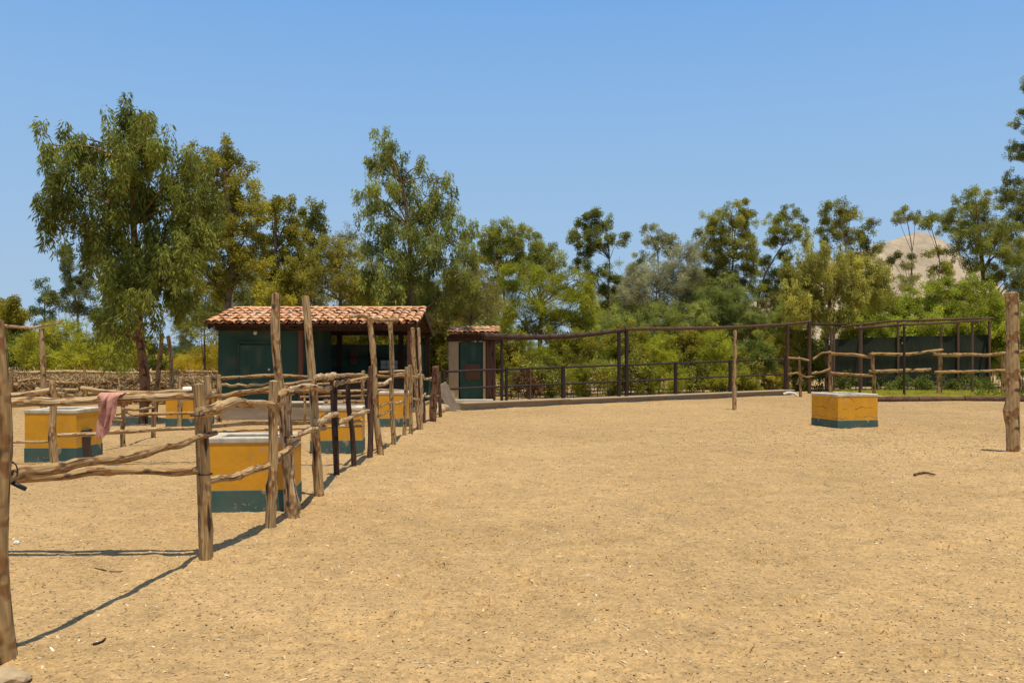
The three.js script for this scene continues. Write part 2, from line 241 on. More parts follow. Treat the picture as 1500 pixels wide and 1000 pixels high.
// o: d distance, lobes [px,py,rx,ry], trunk [[px,py]..] (first point on the ground), kind, tint [r,g,b], dens, leaf scale, w trunk width px
let totalSprays = 0;
function plant(name, label, category, group, o) {
  const r = rng(o.seed || Math.floor(R() * 1e6)), d = o.d, deep = o.deep || .8;
  const foot = P(o.trunk ? o.trunk[0][0] : o.lobes[0][0], HY + EYE * F / d, d); foot.y = 0;
  const t = thing(name, label, category, foot, 0, group), rel = v => v.clone().sub(foot);
  const L = o.lobes.map(([x, y, rx, ry]) => { const kx = rx / F * d * 1.16, ky = ry / F * d * 1.14, far = d > 40 ? 1.08 : 1; const c = P(x, y, d).add(V(0, 0, (r() - .5) * (o.zs ?? 1.6) * deep)); c.y = Math.max(c.y, ky * .5); return { c, rx: kx * far, ry: ky * far, rz: Math.max(.25, kx * deep) }; });
  const limbs = [];
  if (o.trunk) {
    const tp = o.trunk.map(([x, y], i) => { const v = P(x, y, d); if (!i) v.y = -.1; return rel(v).add(V(0, 0, i ? (r() - .5) * .2 : 0)); });
    const r0 = wpx(o.w || 8, d);
    part('trunk', logGeo(tp, r0, r0 * .45, { rough: .16, knots: 3, radial: 9, seg: 16 }), o.bark || M.bark, t);
    for (const l of L) { const e = rel(l.c), cand = tp.filter(p => p.y < e.y - .1), s = (cand.length ? cand.reduce((a, b) => b.distanceTo(e) < a.distanceTo(e) ? b : a) : tp[tp.length - 1]).clone(); if (s.y < .3) s.lerp(tp[tp.length - 1], .35); const m = s.clone().lerp(e, .5).add(V((r() - .5) * .2, .12 * s.distanceTo(e), (r() - .5) * .2)); limbs.push(logGeo([s, m, e], Math.max(.016, r0 * .34), .012, { radial: 5, rough: .15, knots: 0, seg: 7 })); }
  } else if (o.stems) for (const l of L) for (let k = 0; k < o.stems; k++) { const e = rel(l.c).add(rdir(r).multiplyScalar(l.rx * .6)), b = V(e.x * .55 + (r() - .5) * .3, 0, e.z * .5); limbs.push(logGeo([b, b.clone().lerp(e, .5).add(V(0, .1, 0)), e], .016, .007, { radial: 4, knots: 0, seg: 5 })); }
  const sets = [[], []], airy = d > 40 && o.kind === 'clump', sc0 = (o.leaf || 1) * (airy ? .68 : d > 40 ? .84 : .95), dens = (o.dens || 1) * (airy ? 1.6 : d > 40 ? 1.35 : 1.1);
  for (const l of L) {
    const lt = (d > 40 ? .95 : .82) + .5 * r(), lw = r(), vol = l.rx * l.ry * l.rz, nC = Math.max(4, Math.round((o.nc || 1) * 33 * Math.pow(vol, .62)));
    for (let k = 0; k < nC; k++) {
      const dv = rdir(r), out = r() < (airy ? .4 : .27) ? 1 + (airy ? .6 : .42) * r() : 1, f = (.3 + .7 * Math.pow(r(), .4)) * out, c = V(l.c.x + dv.x * l.rx * f, l.c.y + (dv.y + (out > 1 ? .25 : 0)) * l.ry * f, l.c.z + dv.z * l.rz * f);
      const cr = (.13 + .11 * Math.min(1, Math.min(l.rx, l.ry))) * (.7 + .7 * r()) * (out > 1 ? .7 : 1) * (airy ? 1.45 : 1), tone = lt * (.66 + .62 * r()), warm = .5 * lw + .5 * r();
      if (limbs.length && r() < (out > 1 ? .8 : .25)) { const a = rel(l.c), e = rel(c); if (a.distanceTo(e) > .2) limbs.push(logGeo([a, a.clone().lerp(e, .5).add(V(0, .05, 0)), e], .012, .006, { radial: 4, knots: 0, seg: 3 })); }
      const n = Math.round((4 + 8 * r()) * dens * (out > 1 ? .6 : 1)), hang = o.kind === 'droop' ? .2 + .75 * r() * (o.hang || 1) : 0;
      for (let i = 0; i < n; i++) {
        const q = rdir(r).multiplyScalar(cr * Math.pow(r(), .5)); if (hang) { q.x *= .8; q.z *= .8; q.y = q.y * .5 - hang * Math.pow(r(), 1.4) + .1; } else q.y *= .8;
        const p = rel(c.clone().add(q)); if (p.y + foot.y < .06) p.y = .06 + r() * .1;
        const v = tone * (.78 + .44 * r()), y = warm * .6 + r() * .4, T = o.tint.map(c => c * GAIN), T2 = o.tint2 ? o.tint2.map(c => c * GAIN) : [T[0] * 1.3, T[1] * 1.16, T[2] * .9];
        sets[r() < .5 ? 0 : 1].push([p, sc0 * (.55 + .45 * r()), r() * 6.283, (r() - .5) * .9, (r() - .5) * .9, [mixn(T[0], T2[0], y) * v, mixn(T[1], T2[1], y) * v, mixn(T[2], T2[2], y) * v]]);
      }
    }
  }
  totalSprays += sets[0].length + sets[1].length;
  if (limbs.length) part('branches', mergeGeometries(limbs), o.bark || M.bark, t);
  const m = new THREE.Matrix4(), e = new THREE.Euler(), q = new THREE.Quaternion();
  sets.forEach((s, k) => {
    if (!s.length) return; const im = new THREE.InstancedMesh(SPRAY[o.kind][k], leafMat, s.length);
    s.forEach(([p, sc, a, b, c, cl], i) => { e.set(o.kind === 'droop' ? b * .9 : b * 3, a, o.kind === 'droop' ? c * .9 : c * 3); q.setFromEuler(e); m.compose(p, q, V(sc, sc, sc)); im.setMatrixAt(i, m); im.setColorAt(i, col(...cl)); });
    im.name = o.crown || 'crown'; im.castShadow = im.receiveShadow = true; im.userData.kind = 'stuff'; t.add(im);
  });
  return t;
}
const GAIN = 2.75, OLIVE = [.118, .112, .016], DEEP = [.055, .070, .014], LIME = [.116, .126, .012], GREY = [.108, .108, .055], YELLOW = [.165, .142, .016], MID = [.094, .100, .018];

// ---------------------------------------------------------------- stable building with the tiled roof
const tileMats = [[.80, .43, .22], [.84, .48, .26], [.74, .38, .19], [.84, .54, .33], [.70, .36, .185], [.82, .46, .23]].map(([r, g, b], i) => new THREE.MeshStandardMaterial({ color: col(r, g, b), roughness: .88, map: dataTex(64, 64, (u, v) => { const n = .6 * vn2t(u * 6, v * 6, 6, 6, 60 + i) + .4 * vn2t(u * 22, v * 22, 22, 22, 66 + i); return [.72 + .35 * n, .70 + .36 * n, .68 + .36 * n]; }, true) }));
function barrel(w0, w1, len, th, up) { // half-round clay tile, narrow end uphill (z = 0), wide end downhill (z = len)
  const n = 7, pos = [], idx = [], uv = [];
  for (const [z, w] of [[0, w0], [len, w1]]) for (const k of [0, 1]) for (let i = 0; i <= n; i++) { const a = Math.PI * i / n, rad = w / 2 - k * th, s = up ? 1 : -1; pos.push(-Math.cos(a) * rad, s * Math.sin(a) * rad * (up ? .55 : .4), z); uv.push(i / n, z / len); }
  const m = n + 1, q = (a, b, c, d) => idx.push(a, b, c, b, d, c);
  for (let i = 0; i < n; i++) { q(i, i + 1, 2 * m + i, 2 * m + i + 1); q(m + i + 1, m + i, 3 * m + i + 1, 3 * m + i); q(2 * m + i, 2 * m + i + 1, 3 * m + i, 3 * m + i + 1); q(i + 1, i, m + i + 1, m + i); }
  q(0, 2 * m, m, 3 * m); q(n, m + n, 2 * m + n, 3 * m + n);
  const g = new THREE.BufferGeometry(); g.setAttribute('position', new THREE.Float32BufferAttribute(pos, 3)); g.setAttribute('uv', new THREE.Float32BufferAttribute(uv, 2)); g.setIndex(idx); const f = g.toNonIndexed(); f.computeVertexNormals(); return f;
}
const coverTile = [barrel(.19, .25, .5, .02, true), barrel(.185, .26, .5, .02, true), barrel(.2, .245, .5, .02, true)], panTile = barrel(.21, .18, .5, .016, false);
function tileSlope(parent, width, rows, colW, step, name = 'tile') { // laid from the eave (z = 0) up to the ridge (z = -rows*step), x from 0 to width
  const cols = Math.round(width / colW), cw = width / cols;
  for (let j = 0; j < rows; j++) for (let i = 0; i <= cols; i++) {
    if (i < cols) { const p = part(name, panTile, tileMats[Math.floor(R() * 6)], parent); p.position.set((i + .5) * cw, .075, -j * step - .44); p.rotation.x = -.03; }
    const c = part(name, coverTile[Math.floor(R() * 3)], tileMats[Math.floor(R() * 6)], parent); c.position.set(i * cw + rr(-.012, .012), .072 + rr(-.005, .012), -j * step - .46 + rr(-.05, .07)); c.rotation.set(-.05 + rr(-.02, .02), rr(-.08, .08), rr(-.06, .06));
  }
}
{
  const X0 = -8.62, X1 = -2.85, Z = -25, b = thing('stable_building', 'dark green stable with open porch and terracotta tiled roof', 'building', V(X0, 0, Z)), W = X1 - X0;
  const wl = 2.36;                                     // width of the closed room
  part('wall', rbox(wl, 2.46, .16, .01, wl / 2, 1.23, -.08), M.greenWall, b);
  part('wall', box(.16, 2.7, 4.4, .08, 1.35, -2.37), M.greenWall, b);
  part('wall', box(.14, 2.7, 4.4, wl - .074, 1.35, -2.37), M.greenWall, b);
  part('wall', box(W, .95, .16, W / 2, .475, -4.75), M.greenWall, b);         // rear wall up to the openings
  part('wall', box(W - .3, 1.1, .14, W / 2, 1.502, -4.745), M.greenWall, b);
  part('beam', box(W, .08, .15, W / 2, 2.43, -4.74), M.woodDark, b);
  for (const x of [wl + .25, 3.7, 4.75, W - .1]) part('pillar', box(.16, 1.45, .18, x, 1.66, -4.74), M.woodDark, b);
  const door = part('door', rbox(.95, 1.95, .05, .008, 1.12, .99, .03), M.greenWall, b);
  part('handle', new THREE.SphereGeometry(.035, 10, 8).translate(1.52, 1.25, .09), M.white, door);
  part('frame', box(.05, 2.03, .07, .62, 1.015, .03), M.greenWall, door); part('frame', box(.05, 2.03, .07, 1.62, 1.015, .03), M.greenWall, door); part('frame', box(1.05, .05, .07, 1.12, 2.035, .03), M.greenWall, door);
  part('lamp', mergeGeometries([new THREE.SphereGeometry(.06, 12, 8).translate(1.12, 2.32, .1), box(.06, .05, .09, 1.12, 2.35, .04)].map(g => g.toNonIndexed())), M.white, b);
  part('door_post', box(.12, 2.42, .14, wl + .07, 1.21, .02), M.brownPaint, b);
  part('porch_post', rbox(.15, 2.42, .15, .01, W - .14, 1.21, -.05), M.brownPaint, b);
  part('porch_post', rbox(.13, 2.42, .13, .01, W - .16, 1.21, -2.4), M.brownPaint, b);
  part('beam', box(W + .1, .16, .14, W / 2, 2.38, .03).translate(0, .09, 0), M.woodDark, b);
  part('counter', box(W - wl - .35, .07, .5, (W + wl) / 2, 1.06, -.35), M.woodBrown, b);
  part('counter_front', box(W - wl - .4, .98, .1, (W + wl) / 2, .51, -.45), M.dark, b);
  part('floor', box(W, .12, 4.8, W / 2, .055, -2.4), M.concrete, b);
  part('board', box(.24, .5, .03, 3.12, 1.62, -4.6), M.brownPaint, b);
  part('shelf', box(2.4, .05, .3, 4.2, 1.62, -4.5), M.woodDark, b);
  const win = part('window', box(.62, .34, .04, 4.35, 1.36, -4.63), M.dark, b);
  const glass = new THREE.MeshStandardMaterial({ color: col(.30, .34, .34), roughness: .25 });
  for (let i = 0; i < 3; i++) for (let j = 0; j < 2; j++) part('pane', box(.18, .14, .02, 4.15 + i * .2, 1.28 + j * .16, -4.605), glass, win);
  part('pole', new THREE.CylinderGeometry(.035, .035, 1.2, 8).translate(5.02, 1.7, -4.4), M.beige, b);
  // gabled roof
  const ov = .5, run = 2.5, rise = .57, ang = Math.atan2(rise, run), eaveY = 2.53, x0 = -.1, rw = W + .16, sl = Math.hypot(run, rise);
  const roof = new THREE.Group(); roof.name = 'roof'; b.add(roof);
  const face = new THREE.Group(); 
  const put = o => { o.position.applyEuler(new THREE.Euler(ang, 0, 0)); o.position.add(V(x0, eaveY, ov)); o.rotation.x += ang; };
  tileSlope(face, rw, 6, .225, sl / 6 * .985);
  for (const c of [...face.children]) { put(c); roof.add(c); }
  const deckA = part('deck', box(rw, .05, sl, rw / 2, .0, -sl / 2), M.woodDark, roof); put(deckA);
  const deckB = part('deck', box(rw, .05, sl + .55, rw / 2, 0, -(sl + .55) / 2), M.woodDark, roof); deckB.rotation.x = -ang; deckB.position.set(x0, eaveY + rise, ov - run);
  const cap = barrel(.2, .23, .44, .014, true).rotateY(Math.PI / 2);
  for (let i = 0; i < 15; i++) { const c = part('ridge_tile', cap, tileMats[i % 6], roof); c.position.set(x0 + i * rw / 15 - .02, eaveY + rise + .065 + rr(-.006, .006), ov - run + .01); }
  for (const x of [x0 - .015, x0 + rw + .015]) { const v = part('barge_board', box(.03, .16, sl, 0, -.04, -sl / 2), M.woodDark, roof); v.rotation.x = ang; v.position.set(x, eaveY, ov); const v2 = part('barge_board', box(.03, .16, sl + .55, 0, -.04, -(sl + .55) / 2), M.woodDark, roof); v2.rotation.x = -ang; v2.position.set(x, eaveY + rise, ov - run); }
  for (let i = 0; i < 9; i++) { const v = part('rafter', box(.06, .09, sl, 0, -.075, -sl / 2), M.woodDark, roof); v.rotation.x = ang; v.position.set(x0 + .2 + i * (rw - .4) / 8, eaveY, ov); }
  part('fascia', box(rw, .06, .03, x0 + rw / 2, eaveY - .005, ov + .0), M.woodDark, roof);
  for (const x of [.08, wl - .074]) part('gable', new THREE.ExtrudeGeometry(new THREE.Shape([new THREE.Vector2(-.17, 2.45), new THREE.Vector2(2.0, 2.98), new THREE.Vector2(4.6, 2.4)]), { depth: .1, bevelEnabled: false }).rotateY(Math.PI / 2).translate(x - .05, 0, 0), M.greenWall, b);
}
{ // low trough wall in front of the stable
  const p = P(325, 612, 22), t = thing('trough_wall', 'low grey concrete wall with whitened top in front of the stable', 'wall', V(p.x, 0, -22));
  part('wall', rbox(3.15, .42, .4, .02, 1.57, .2, 0), M.concrete, t); part('coping', rbox(3.19, .05, .44, .012, 1.57, .435, 0), M.rim, t);
}
{ // pallet of slats behind the dark posts
  const p = P(478, 600, 21), t = thing('slatted_pallet', 'weathered slatted pallet standing behind the dark fence posts', 'pallet', V(p.x, 0, -20.6)); t.rotation.x = -.12;
  for (let i = 0; i < 7; i++) part('slat', box(1.0, .055, .022, .5, .08 + i * .078, rr(-.004, .004)), i % 2 ? M.woodA : M.woodC, t);
  for (const x of [.06, .5, .94]) part('batten', box(.07, .6, .04, x, .3, -.033), M.woodB, t);
}
{ // small hut at the end of the lane
  const p = P(672, 590, 31), t = thing('small_hut', 'small hut with dark green door and tiled roof beside the pipe fence', 'hut', V(p.x, 0, -31)), W = 1.32;
  part('pillar', rbox(.36, 2.2, .3, .01, -.19, 1.1, -.1), M.beige, t);
  const dr = part('door', box(.84, 2.12, .06, .45, 1.13, -.12), M.greenWall, t); part('panel', box(.56, .56, .03, .5, 1.1, -.075), plaster(.12, .055, .02, .2, 73), dr); part('handle', new THREE.SphereGeometry(.03, 8, 6).translate(.12, 1.12, -.07), M.rim, dr);
  part('door_jamb', box(.09, 2.2, .14, .925, 1.1, -.08), M.beige, t);
  part('wall', box(.32, 2.2, .2, 1.14, 1.1, -.16), M.woodMid, t); part('wall', box(.1, 2.2, 1.9, 1.25, 1.1, -1.2), M.brownPaint, t); part('wall', box(.1, 2.2, 1.9, -.3, 1.1, -1.2), M.beige, t); part('wall', box(1.66, 2.2, .1, .47, 1.1, -2.2), M.brownPaint, t);
  part('step', rbox(1.5, .1, .5, .015, .5, .05, .12), M.rim, t);
  part('lintel', box(2.0, .2, .2, .55, 2.3, .02), M.woodDark, t);
  const roof = new THREE.Group(); roof.name = 'roof'; t.add(roof); const face = new THREE.Group(); tileSlope(face, 1.7, 3, .2, .4); const a = .2;
  for (const c of [...face.children]) { c.position.applyEuler(new THREE.Euler(a, 0, 0)); c.position.add(V(-.3, 2.42, .35)); c.rotation.x += a; roof.add(c); }
  const dk = part('deck', box(1.74, .05, 2.6, .85, 0, -1.3), M.woodDark, roof); dk.rotation.x = a * .5; dk.position.set(-.31, 2.41, .35);
}
{ // leaning slab and stones at the end of the lane fence
  const a = P(666, 604, 25.4), b = P(649, 566, 25.8); a.y = 0;
  const t = thing('leaning_slab', 'grey weathered slab leaning against the end of the lane fence', 'slab', a); const len = a.distanceTo(b);
  const m = part('slab', rbox(.34, len, .07, .012, 0, len / 2, 0), M.concrete, t); m.rotation.z = Math.atan2(a.x - b.x, b.y); m.rotation.y = .3;
  for (const [x, y, s] of [[641, 604, .22], [648, 602, .26], [655, 601, .24], [637, 607, .16], [660, 600, .2]]) {
    const d = GD(y), p = P(x, y, d), g = new THREE.IcosahedronGeometry(s, 2), q = g.attributes.position; for (let i = 0; i < q.count; i++) { const k = .75 + .5 * vn(q.getX(i) * 6 + x, q.getY(i) * 6, q.getZ(i) * 6); q.setXYZ(i, q.getX(i) * k, q.getY(i) * k * .8, q.getZ(i) * k); } g.computeVertexNormals();
    const st = part(numbered('field_stone'), g, M.beige, scene); st.position.set(p.x, s * .35, p.z); tag(st, 'rough pale stone in the heap beside the leaning slab', 'stone', 'stones heaped beside the leaning slab');
  }
}

// ---------------------------------------------------------------- yellow drinking troughs
function trough(label, corner, turn, w, dp, h, mat = M.yellow, band = .2) { // corner: front right corner on the ground, turn about it
  const t = thing('water_trough', label, 'trough', corner, turn, 'yellow masonry troughs of the yard');
  const ring = (W, D, th, hh, y, m, name, bev) => { const s = new THREE.Shape([new THREE.Vector2(-W, 0), new THREE.Vector2(0, 0), new THREE.Vector2(0, D), new THREE.Vector2(-W, D)]), o = new THREE.Path([new THREE.Vector2(-W + th, th), new THREE.Vector2(-W + th, D - th), new THREE.Vector2(-th, D - th), new THREE.Vector2(-th, th)]); s.holes.push(o); return part(name, new THREE.ExtrudeGeometry(s, { depth: hh, bevelEnabled: bev > 0, bevelSize: bev, bevelThickness: bev, bevelSegments: 2, bevelOffset: -bev }).rotateX(-Math.PI / 2).translate(0, y, 0), m, t); };
  ring(w, dp, .11, h - .045 - band + .02, band - .02, mat, 'wall', .01);
  const bd = ring(w + .012, dp + .012, .08, band + .06, -.06, M.band, 'painted_band', .006); bd.position.set(.006, 0, .006);
  const rm = ring(w + .016, dp + .016, .14, .035, h - .042, M.rim, 'rim', .012); rm.position.set(.008, 0, .008);
  part('basin_floor', box(w - .18, .05, dp - .18, -w / 2, h - .34, -dp / 2), M.concrete, t); part('water', box(w - .215, .01, dp - .215, -w / 2, h - .26, -dp / 2), M.water, t);
  return t;
}
const G = (px, py) => { const p = P(px, py, GD(py)); p.y = 0; return p; };
trough('yellow and green water trough built against the lane fence with pale worn rim', G(428, 746), .10, .88, .62, .74);
trough('yellow water trough behind the dark posts of the lane fence', G(530, 663), .1, .84, .65, .75);
trough('small yellow water trough before the porch of the stable', G(600, 626), .1, .70, .65, .80);
trough('yellow water trough with a dark brown tub against its side', G(111, 676), 0, .78, .82, .78);
trough('yellow water trough near the trunk of the weeping tree', G(296, 626), .04, .82, .85, .77);
{ const c = G(1228, 627.5); const a = .24; const t = trough('cracked yellow water trough standing alone on the open sand', V(c.x + 1.02 * Math.cos(a), 0, c.z - 1.02 * Math.sin(a)), a, 1.02, 1.02, .76, M.yellowCracked, .17); }
{ // tub
  const p = G(127, 671); const t = thing('brown_tub', 'tall dark brown tub standing beside the yellow trough', 'tub', V(p.x, 0, p.z + .16));
  part('body', new THREE.LatheGeometry([[0, 0], [.1, 0], [.107, .02], [.138, .43], [.148, .44], [.148, .46], [.128, .46], [.095, .05], [0, .05]].map(([x, y]) => new THREE.Vector2(x, y)), 20), new THREE.MeshStandardMaterial({ color: col(.07, .04, .025), roughness: .6 }), t);
  part('rim', new THREE.TorusGeometry(.143, .012, 6, 20).rotateX(Math.PI / 2).translate(0, .455, 0), M.black, t);
}

// ---------------------------------------------------------------- rustic pole fences of the pens
const laneTab = [[-200, 3.2], [0, 4.34], [300, 6.68], [395, 7.88], [428, 8.39], [467, 9.64], [493, 11.46], [516, 12.2], [543, 13.45], [577, 15.4], [591, 17], [600, 17.45], [614, 18.5], [621, 20.6], [634, 21.8], [650, 24]];
const laneD = px => { let k = 0; while (k < laneTab.length - 2 && px > laneTab[k + 1][0]) k++; const [a, b] = [laneTab[k], laneTab[k + 1]], xa = (a[0] - 750) / F * a[1], xb = (b[0] - 750) / F * b[1], q = (px - 750) / F, t = (q * a[1] - xa) / ((xb - xa) - q * (b[1] - a[1])); return a[1] + t * (b[1] - a[1]); };
{
  const t = thing('lane_fence', 'long fence of crooked poles and knotty rails along the sandy lane', 'fence', V(0, 0, 0));
  const W = M;
  post(t, W.woodB, [-1, 972], [-14, 470], 58, 34, undefined, 'post', { radial: 14, seg: 22 });
  post(t, W.woodB, [301, 816], [289, 563], 19, 18, undefined, 'post', { radial: 12, seg: 18, knots: 4 });
  post(t, W.woodA, [395, 772], [401, 558], 14.5, 14); post(t, W.woodC, [429, 757], [421, 576], 17, 12); post(t, W.woodA, [424, 749], [404, 430], 15, 12); post(t, W.woodA, [467, 727], [447, 434], 13.5, 11);
  post(t, W.woodDark, [493, 695], [488, 553], 9, 11.5); post(t, W.woodDark, [518, 685], [509, 551], 8, 7.5); post(t, W.woodMid, [541, 672], [543, 537], 9.5, 8);
  post(t, W.woodA, [558, 671], [541, 465], 10, 8.5); post(t, W.woodA, [577, 653], [571, 468], 7, 6.5); post(t, W.woodA, [592, 641], [596, 538], 6, 6); post(t, W.woodA, [602, 638], [600, 535], 6, 5.5);
  post(t, W.woodA, [614, 632], [604, 480], 7.5, 6.5); post(t, W.woodC, [617, 630], [613, 480], 5, 4.5); post(t, W.woodMid, [621, 621], [618, 551], 5, 5); post(t, W.woodBrown, [634, 617], [638, 537], 9, 12); post(t, W.woodMid, [645, 611], [643, 545], 5, 5);
  const rl = (m, pts, w, o) => rail(t, m, pts, w, laneD, 'rail', o);
  rl(W.woodB, [[4, 704], [24, 694], [64, 690], [112, 679], [150, 675], [196, 668], [230, 658], [259, 652], [287, 641], [316, 634]], 17, { w1: 8, rough: .16, knots: 5 });
  rl(W.woodA, [[291, 603], [316, 598], [345, 588], [372, 591], [409, 595]], 15, { w1: 10, rough: .26, knots: 6 });
  rl(W.woodA, [[304, 704], [335, 700], [370, 689], [408, 675]], 11.5, { w1: 9, rough: .2, knots: 5 });
  rl(W.woodA, [[403, 670], [420, 660], [437, 648]], 10, { knots: 4 }); rl(W.woodC, [[424, 644], [436, 637], [455, 629], [474, 627]], 9, { knots: 4 });
  rl(W.woodB, [[405, 581], [416, 575], [427, 573]], 13, { knots: 2 });
  rl(W.woodC, [[421, 570], [440, 566], [462, 567], [483, 568]], 8.5, { knots: 4, rough: .25 }); rl(W.woodA, [[417, 563], [436, 560], [456, 557]], 5);
  rl(W.woodC, [[462, 554], [470, 551], [480, 552], [489, 549]], 9, { knots: 5, rough: .3 });
  rl(W.woodC, [[465, 619], [478, 611], [492, 607]], 12, { knots: 3, w1: 9 }); rl(W.woodC, [[494, 621], [504, 615], [514, 611]], 8, { knots: 3 }); rl(W.woodC, [[515, 608], [526, 606], [540, 602]], 8, { knots: 4 });
  rl(W.woodB, [[491, 563], [500, 561], [510, 556]], 6.5); rl(W.woodA, [[511, 559], [524, 556], [538, 553]], 6); rl(W.woodC, [[489, 549], [510, 548], [532, 548]], 3.8);
  rl(W.woodC, [[551, 563], [562, 562], [572, 556]], 6); rl(W.woodA, [[554, 597], [562, 592], [572, 590]], 3.6); rl(W.woodA, [[556, 609], [573, 600]], 3); rl(W.woodA, [[576, 591], [584, 590], [591, 587]], 4); rl(W.woodC, [[575, 549], [592, 547]], 3.6);
  rl(W.woodA, [[601, 550], [608, 552], [617, 554]], 4); rl(W.woodC, [[613, 549], [619, 550], [622, 555], [632, 554], [643, 551]], 3.8); rl(W.woodA, [[601, 583], [610, 585], [617, 584], [623, 576]], 3.8); rl(W.woodC, [[624, 581], [634, 580], [643, 580]], 3.4);
  rail(t, W.woodA, [[514, 464], [530, 462], [548, 468], [582, 468]], 6, px => 12.4 + (px - 514) / 68 * 3, 'lintel');
  for (const [x, y] of [[289, 608], [300, 694], [402, 585], [424, 640], [470, 556], [489, 612]]) { const d = laneD(x), c = P(x, y, d); part('tie', new THREE.TorusGeometry(wpx(x < 395 ? 19 : 14, d) * 1.05, .006, 5, 14).rotateX(Math.PI / 2).translate(c.x, c.y, c.z), M.woodDark, t); }
}
{
  const t = thing('cross_fence', 'two-rail pole fence with a pink cloth hung over it', 'fence'), d = 6.68;
  rail(t, M.woodC, [[-150, 596], [-60, 594], [0, 591], [80, 589], [160, 584], [230, 582], [292, 580]], 14, d, 'rail', { w1: 11, rough: .13, knots: 6 });
  rail(t, M.woodB, [[-150, 706], [-60, 704], [0, 702], [100, 697], [160, 690], [230, 690], [292, 688]], 12.5, d, 'rail', { w1: 10.5, rough: .13, knots: 6 });
  post(t, M.woodB, [-140, 816], [-142, 560], 19, 17, d);
}
{ // pink cloth over the top rail
  const d = 6.68, w = .19, s = thing('pink_cloth', 'faded pink cloth hanging over the top rail of the pole fence', 'cloth', P(166, 584, d)), n = 12, m = 26, pos = [], idx = [], r0 = .05;
  for (let j = 0; j <= m; j++) for (let i = 0; i <= n; i++) {
    const u = i / n - .5, t = j / m, arc = t * .52 - .14; let y, z; // arc: length along from the top of the rail, minus behind
    const q = arc / r0; if (Math.abs(q) < 1.57) { y = r0 * Math.cos(q); z = r0 * Math.sin(q); } else { y = -(Math.abs(arc) - r0 * 1.57); z = Math.sign(arc) * (r0 + .012 * Math.sin(u * 19 + t * 2)); }
    const down = Math.max(0, arc), x = u * w * (1 - .35 * Math.min(1, down * 3)) - down * .16 + .012 * Math.sin(t * 11 + i); z += .016 * Math.sin(u * 17) * Math.min(1, down * 8); y += (u > .1 ? 1 : 0) * (u - .1) * .42 * (down > .05 ? down * 1.6 : 0) - .012 * Math.sin(i * 2.1) * (t > .9 ? 1 : 0);
    pos.push(x, y, z);
  }
  for (let j = 0; j < m; j++) for (let i = 0; i < n; i++) { const a = j * (n + 1) + i; idx.push(a, a + n + 1, a + 1, a + 1, a + n + 1, a + n + 2); }
  const g = new THREE.BufferGeometry(); g.setAttribute('position', new THREE.Float32BufferAttribute(pos, 3)); g.setAttribute('uv', new THREE.Float32BufferAttribute(pos.flatMap((v, i) => i % 3 === 2 ? [] : [v * 6]), 2)); g.setIndex(idx); g.computeVertexNormals();
  part('cloth', g, new THREE.MeshStandardMaterial({ color: col(.74, .36, .26), roughness: 1, side: THREE.DoubleSide, map: dataTex(128, 128, (u, v) => g3(.72 + .3 * (.5 * vn2t(u * 60, v * 60, 60, 60, 81) + .5 * vn2t(u * 9, v * 9, 9, 9, 82))), true) }), s);
}
{ // black strap tied round the near post
  const d = 4.42, t = thing('black_strap', 'black strap knotted round the post at the fence rail end', 'strap'), q = pts => new THREE.CatmullRomCurve3(pts.map(([x, y, o = 0]) => P(x, y, d + o)));
  part('loop', new THREE.TubeGeometry(q([[-14, 712, -.1], [2, 706, -.06], [16, 704], [25, 694], [22, 680], [10, 673], [-6, 672, .05]]), 30, .004, 5), M.black, t);
  part('tail', new THREE.TubeGeometry(q([[-4, 700, -.06], [8, 703, -.03], [16, 706], [26, 711], [37, 716, .03]]), 16, .012, 6), M.black, t);
  part('tail', new THREE.TubeGeometry(q([[14, 704], [6, 708, -.02], [2, 714, -.04]]), 10, .008, 6), M.black, t);
}
{
  const t = thing('pen_fence', 'thin pole fence crossing the pens behind the pink cloth', 'fence'), d = 12.6;
  post(t, M.woodA, [80, 680], [76, 558], 12.5, 9, d); post(t, M.woodA, [306, 680], [304, 551], 10, 9, d); post(t, M.woodB, [-60, 680], [-62, 560], 10, 9, d);
  rail(t, M.woodC, [[-60, 584], [4, 581], [40, 577], [76, 571]], 9, d, 'rail', { knots: 4 }); rail(t, M.woodC, [[-60, 648], [3, 646], [40, 647], [78, 645]], 5, d);
  rail(t, M.woodC, [[84, 637], [120, 636], [160, 633], [220, 629], [282, 627], [340, 622], [400, 620], [480, 618], [531, 616]], 6.5, d, 'rail', { knots: 8, rough: .22, seg: 30 });
  rail(t, M.woodA, [[118, 568], [150, 573], [200, 575], [250, 573], [305, 573]], 6.5, d + .1, 'rail', { knots: 5, rough: .2 });
  rail(t, M.woodB, [[300, 583], [330, 580], [362, 574], [396, 568], [440, 572], [500, 575]], 7, d - .1, 'rail', { knots: 6, rough: .2 });
  rail(t, M.woodC, [[320, 631], [360, 630], [400, 629], [460, 627], [531, 624]], 4.5, d + .1);
}
{
  const t = thing('side_pen_fence', 'short pole fence between the tub trough and the weeping tree', 'fence');
  post(t, M.woodB, [180, 655], [179, 590], 7, 6); post(t, M.woodB, [224, 641], [226, 585], 7, 6.5); post(t, M.woodA, [262, 628], [264, 553], 7, 7, 19.2);
  rail(t, M.woodA, [[170, 607], [186, 604], [195, 608], [240, 606], [284, 605]], 4.5, 15.2, 'rail', { knots: 4 });
  rail(t, M.woodA, [[178, 599], [200, 600], [228, 596]], 4.2, px => 15 + (px - 180) / 44 * 1.8); rail(t, M.woodB, [[110, 618], [145, 616], [180, 617]], 4.5, px => 13.3 + (px - 110) / 70 * 1.7);
}
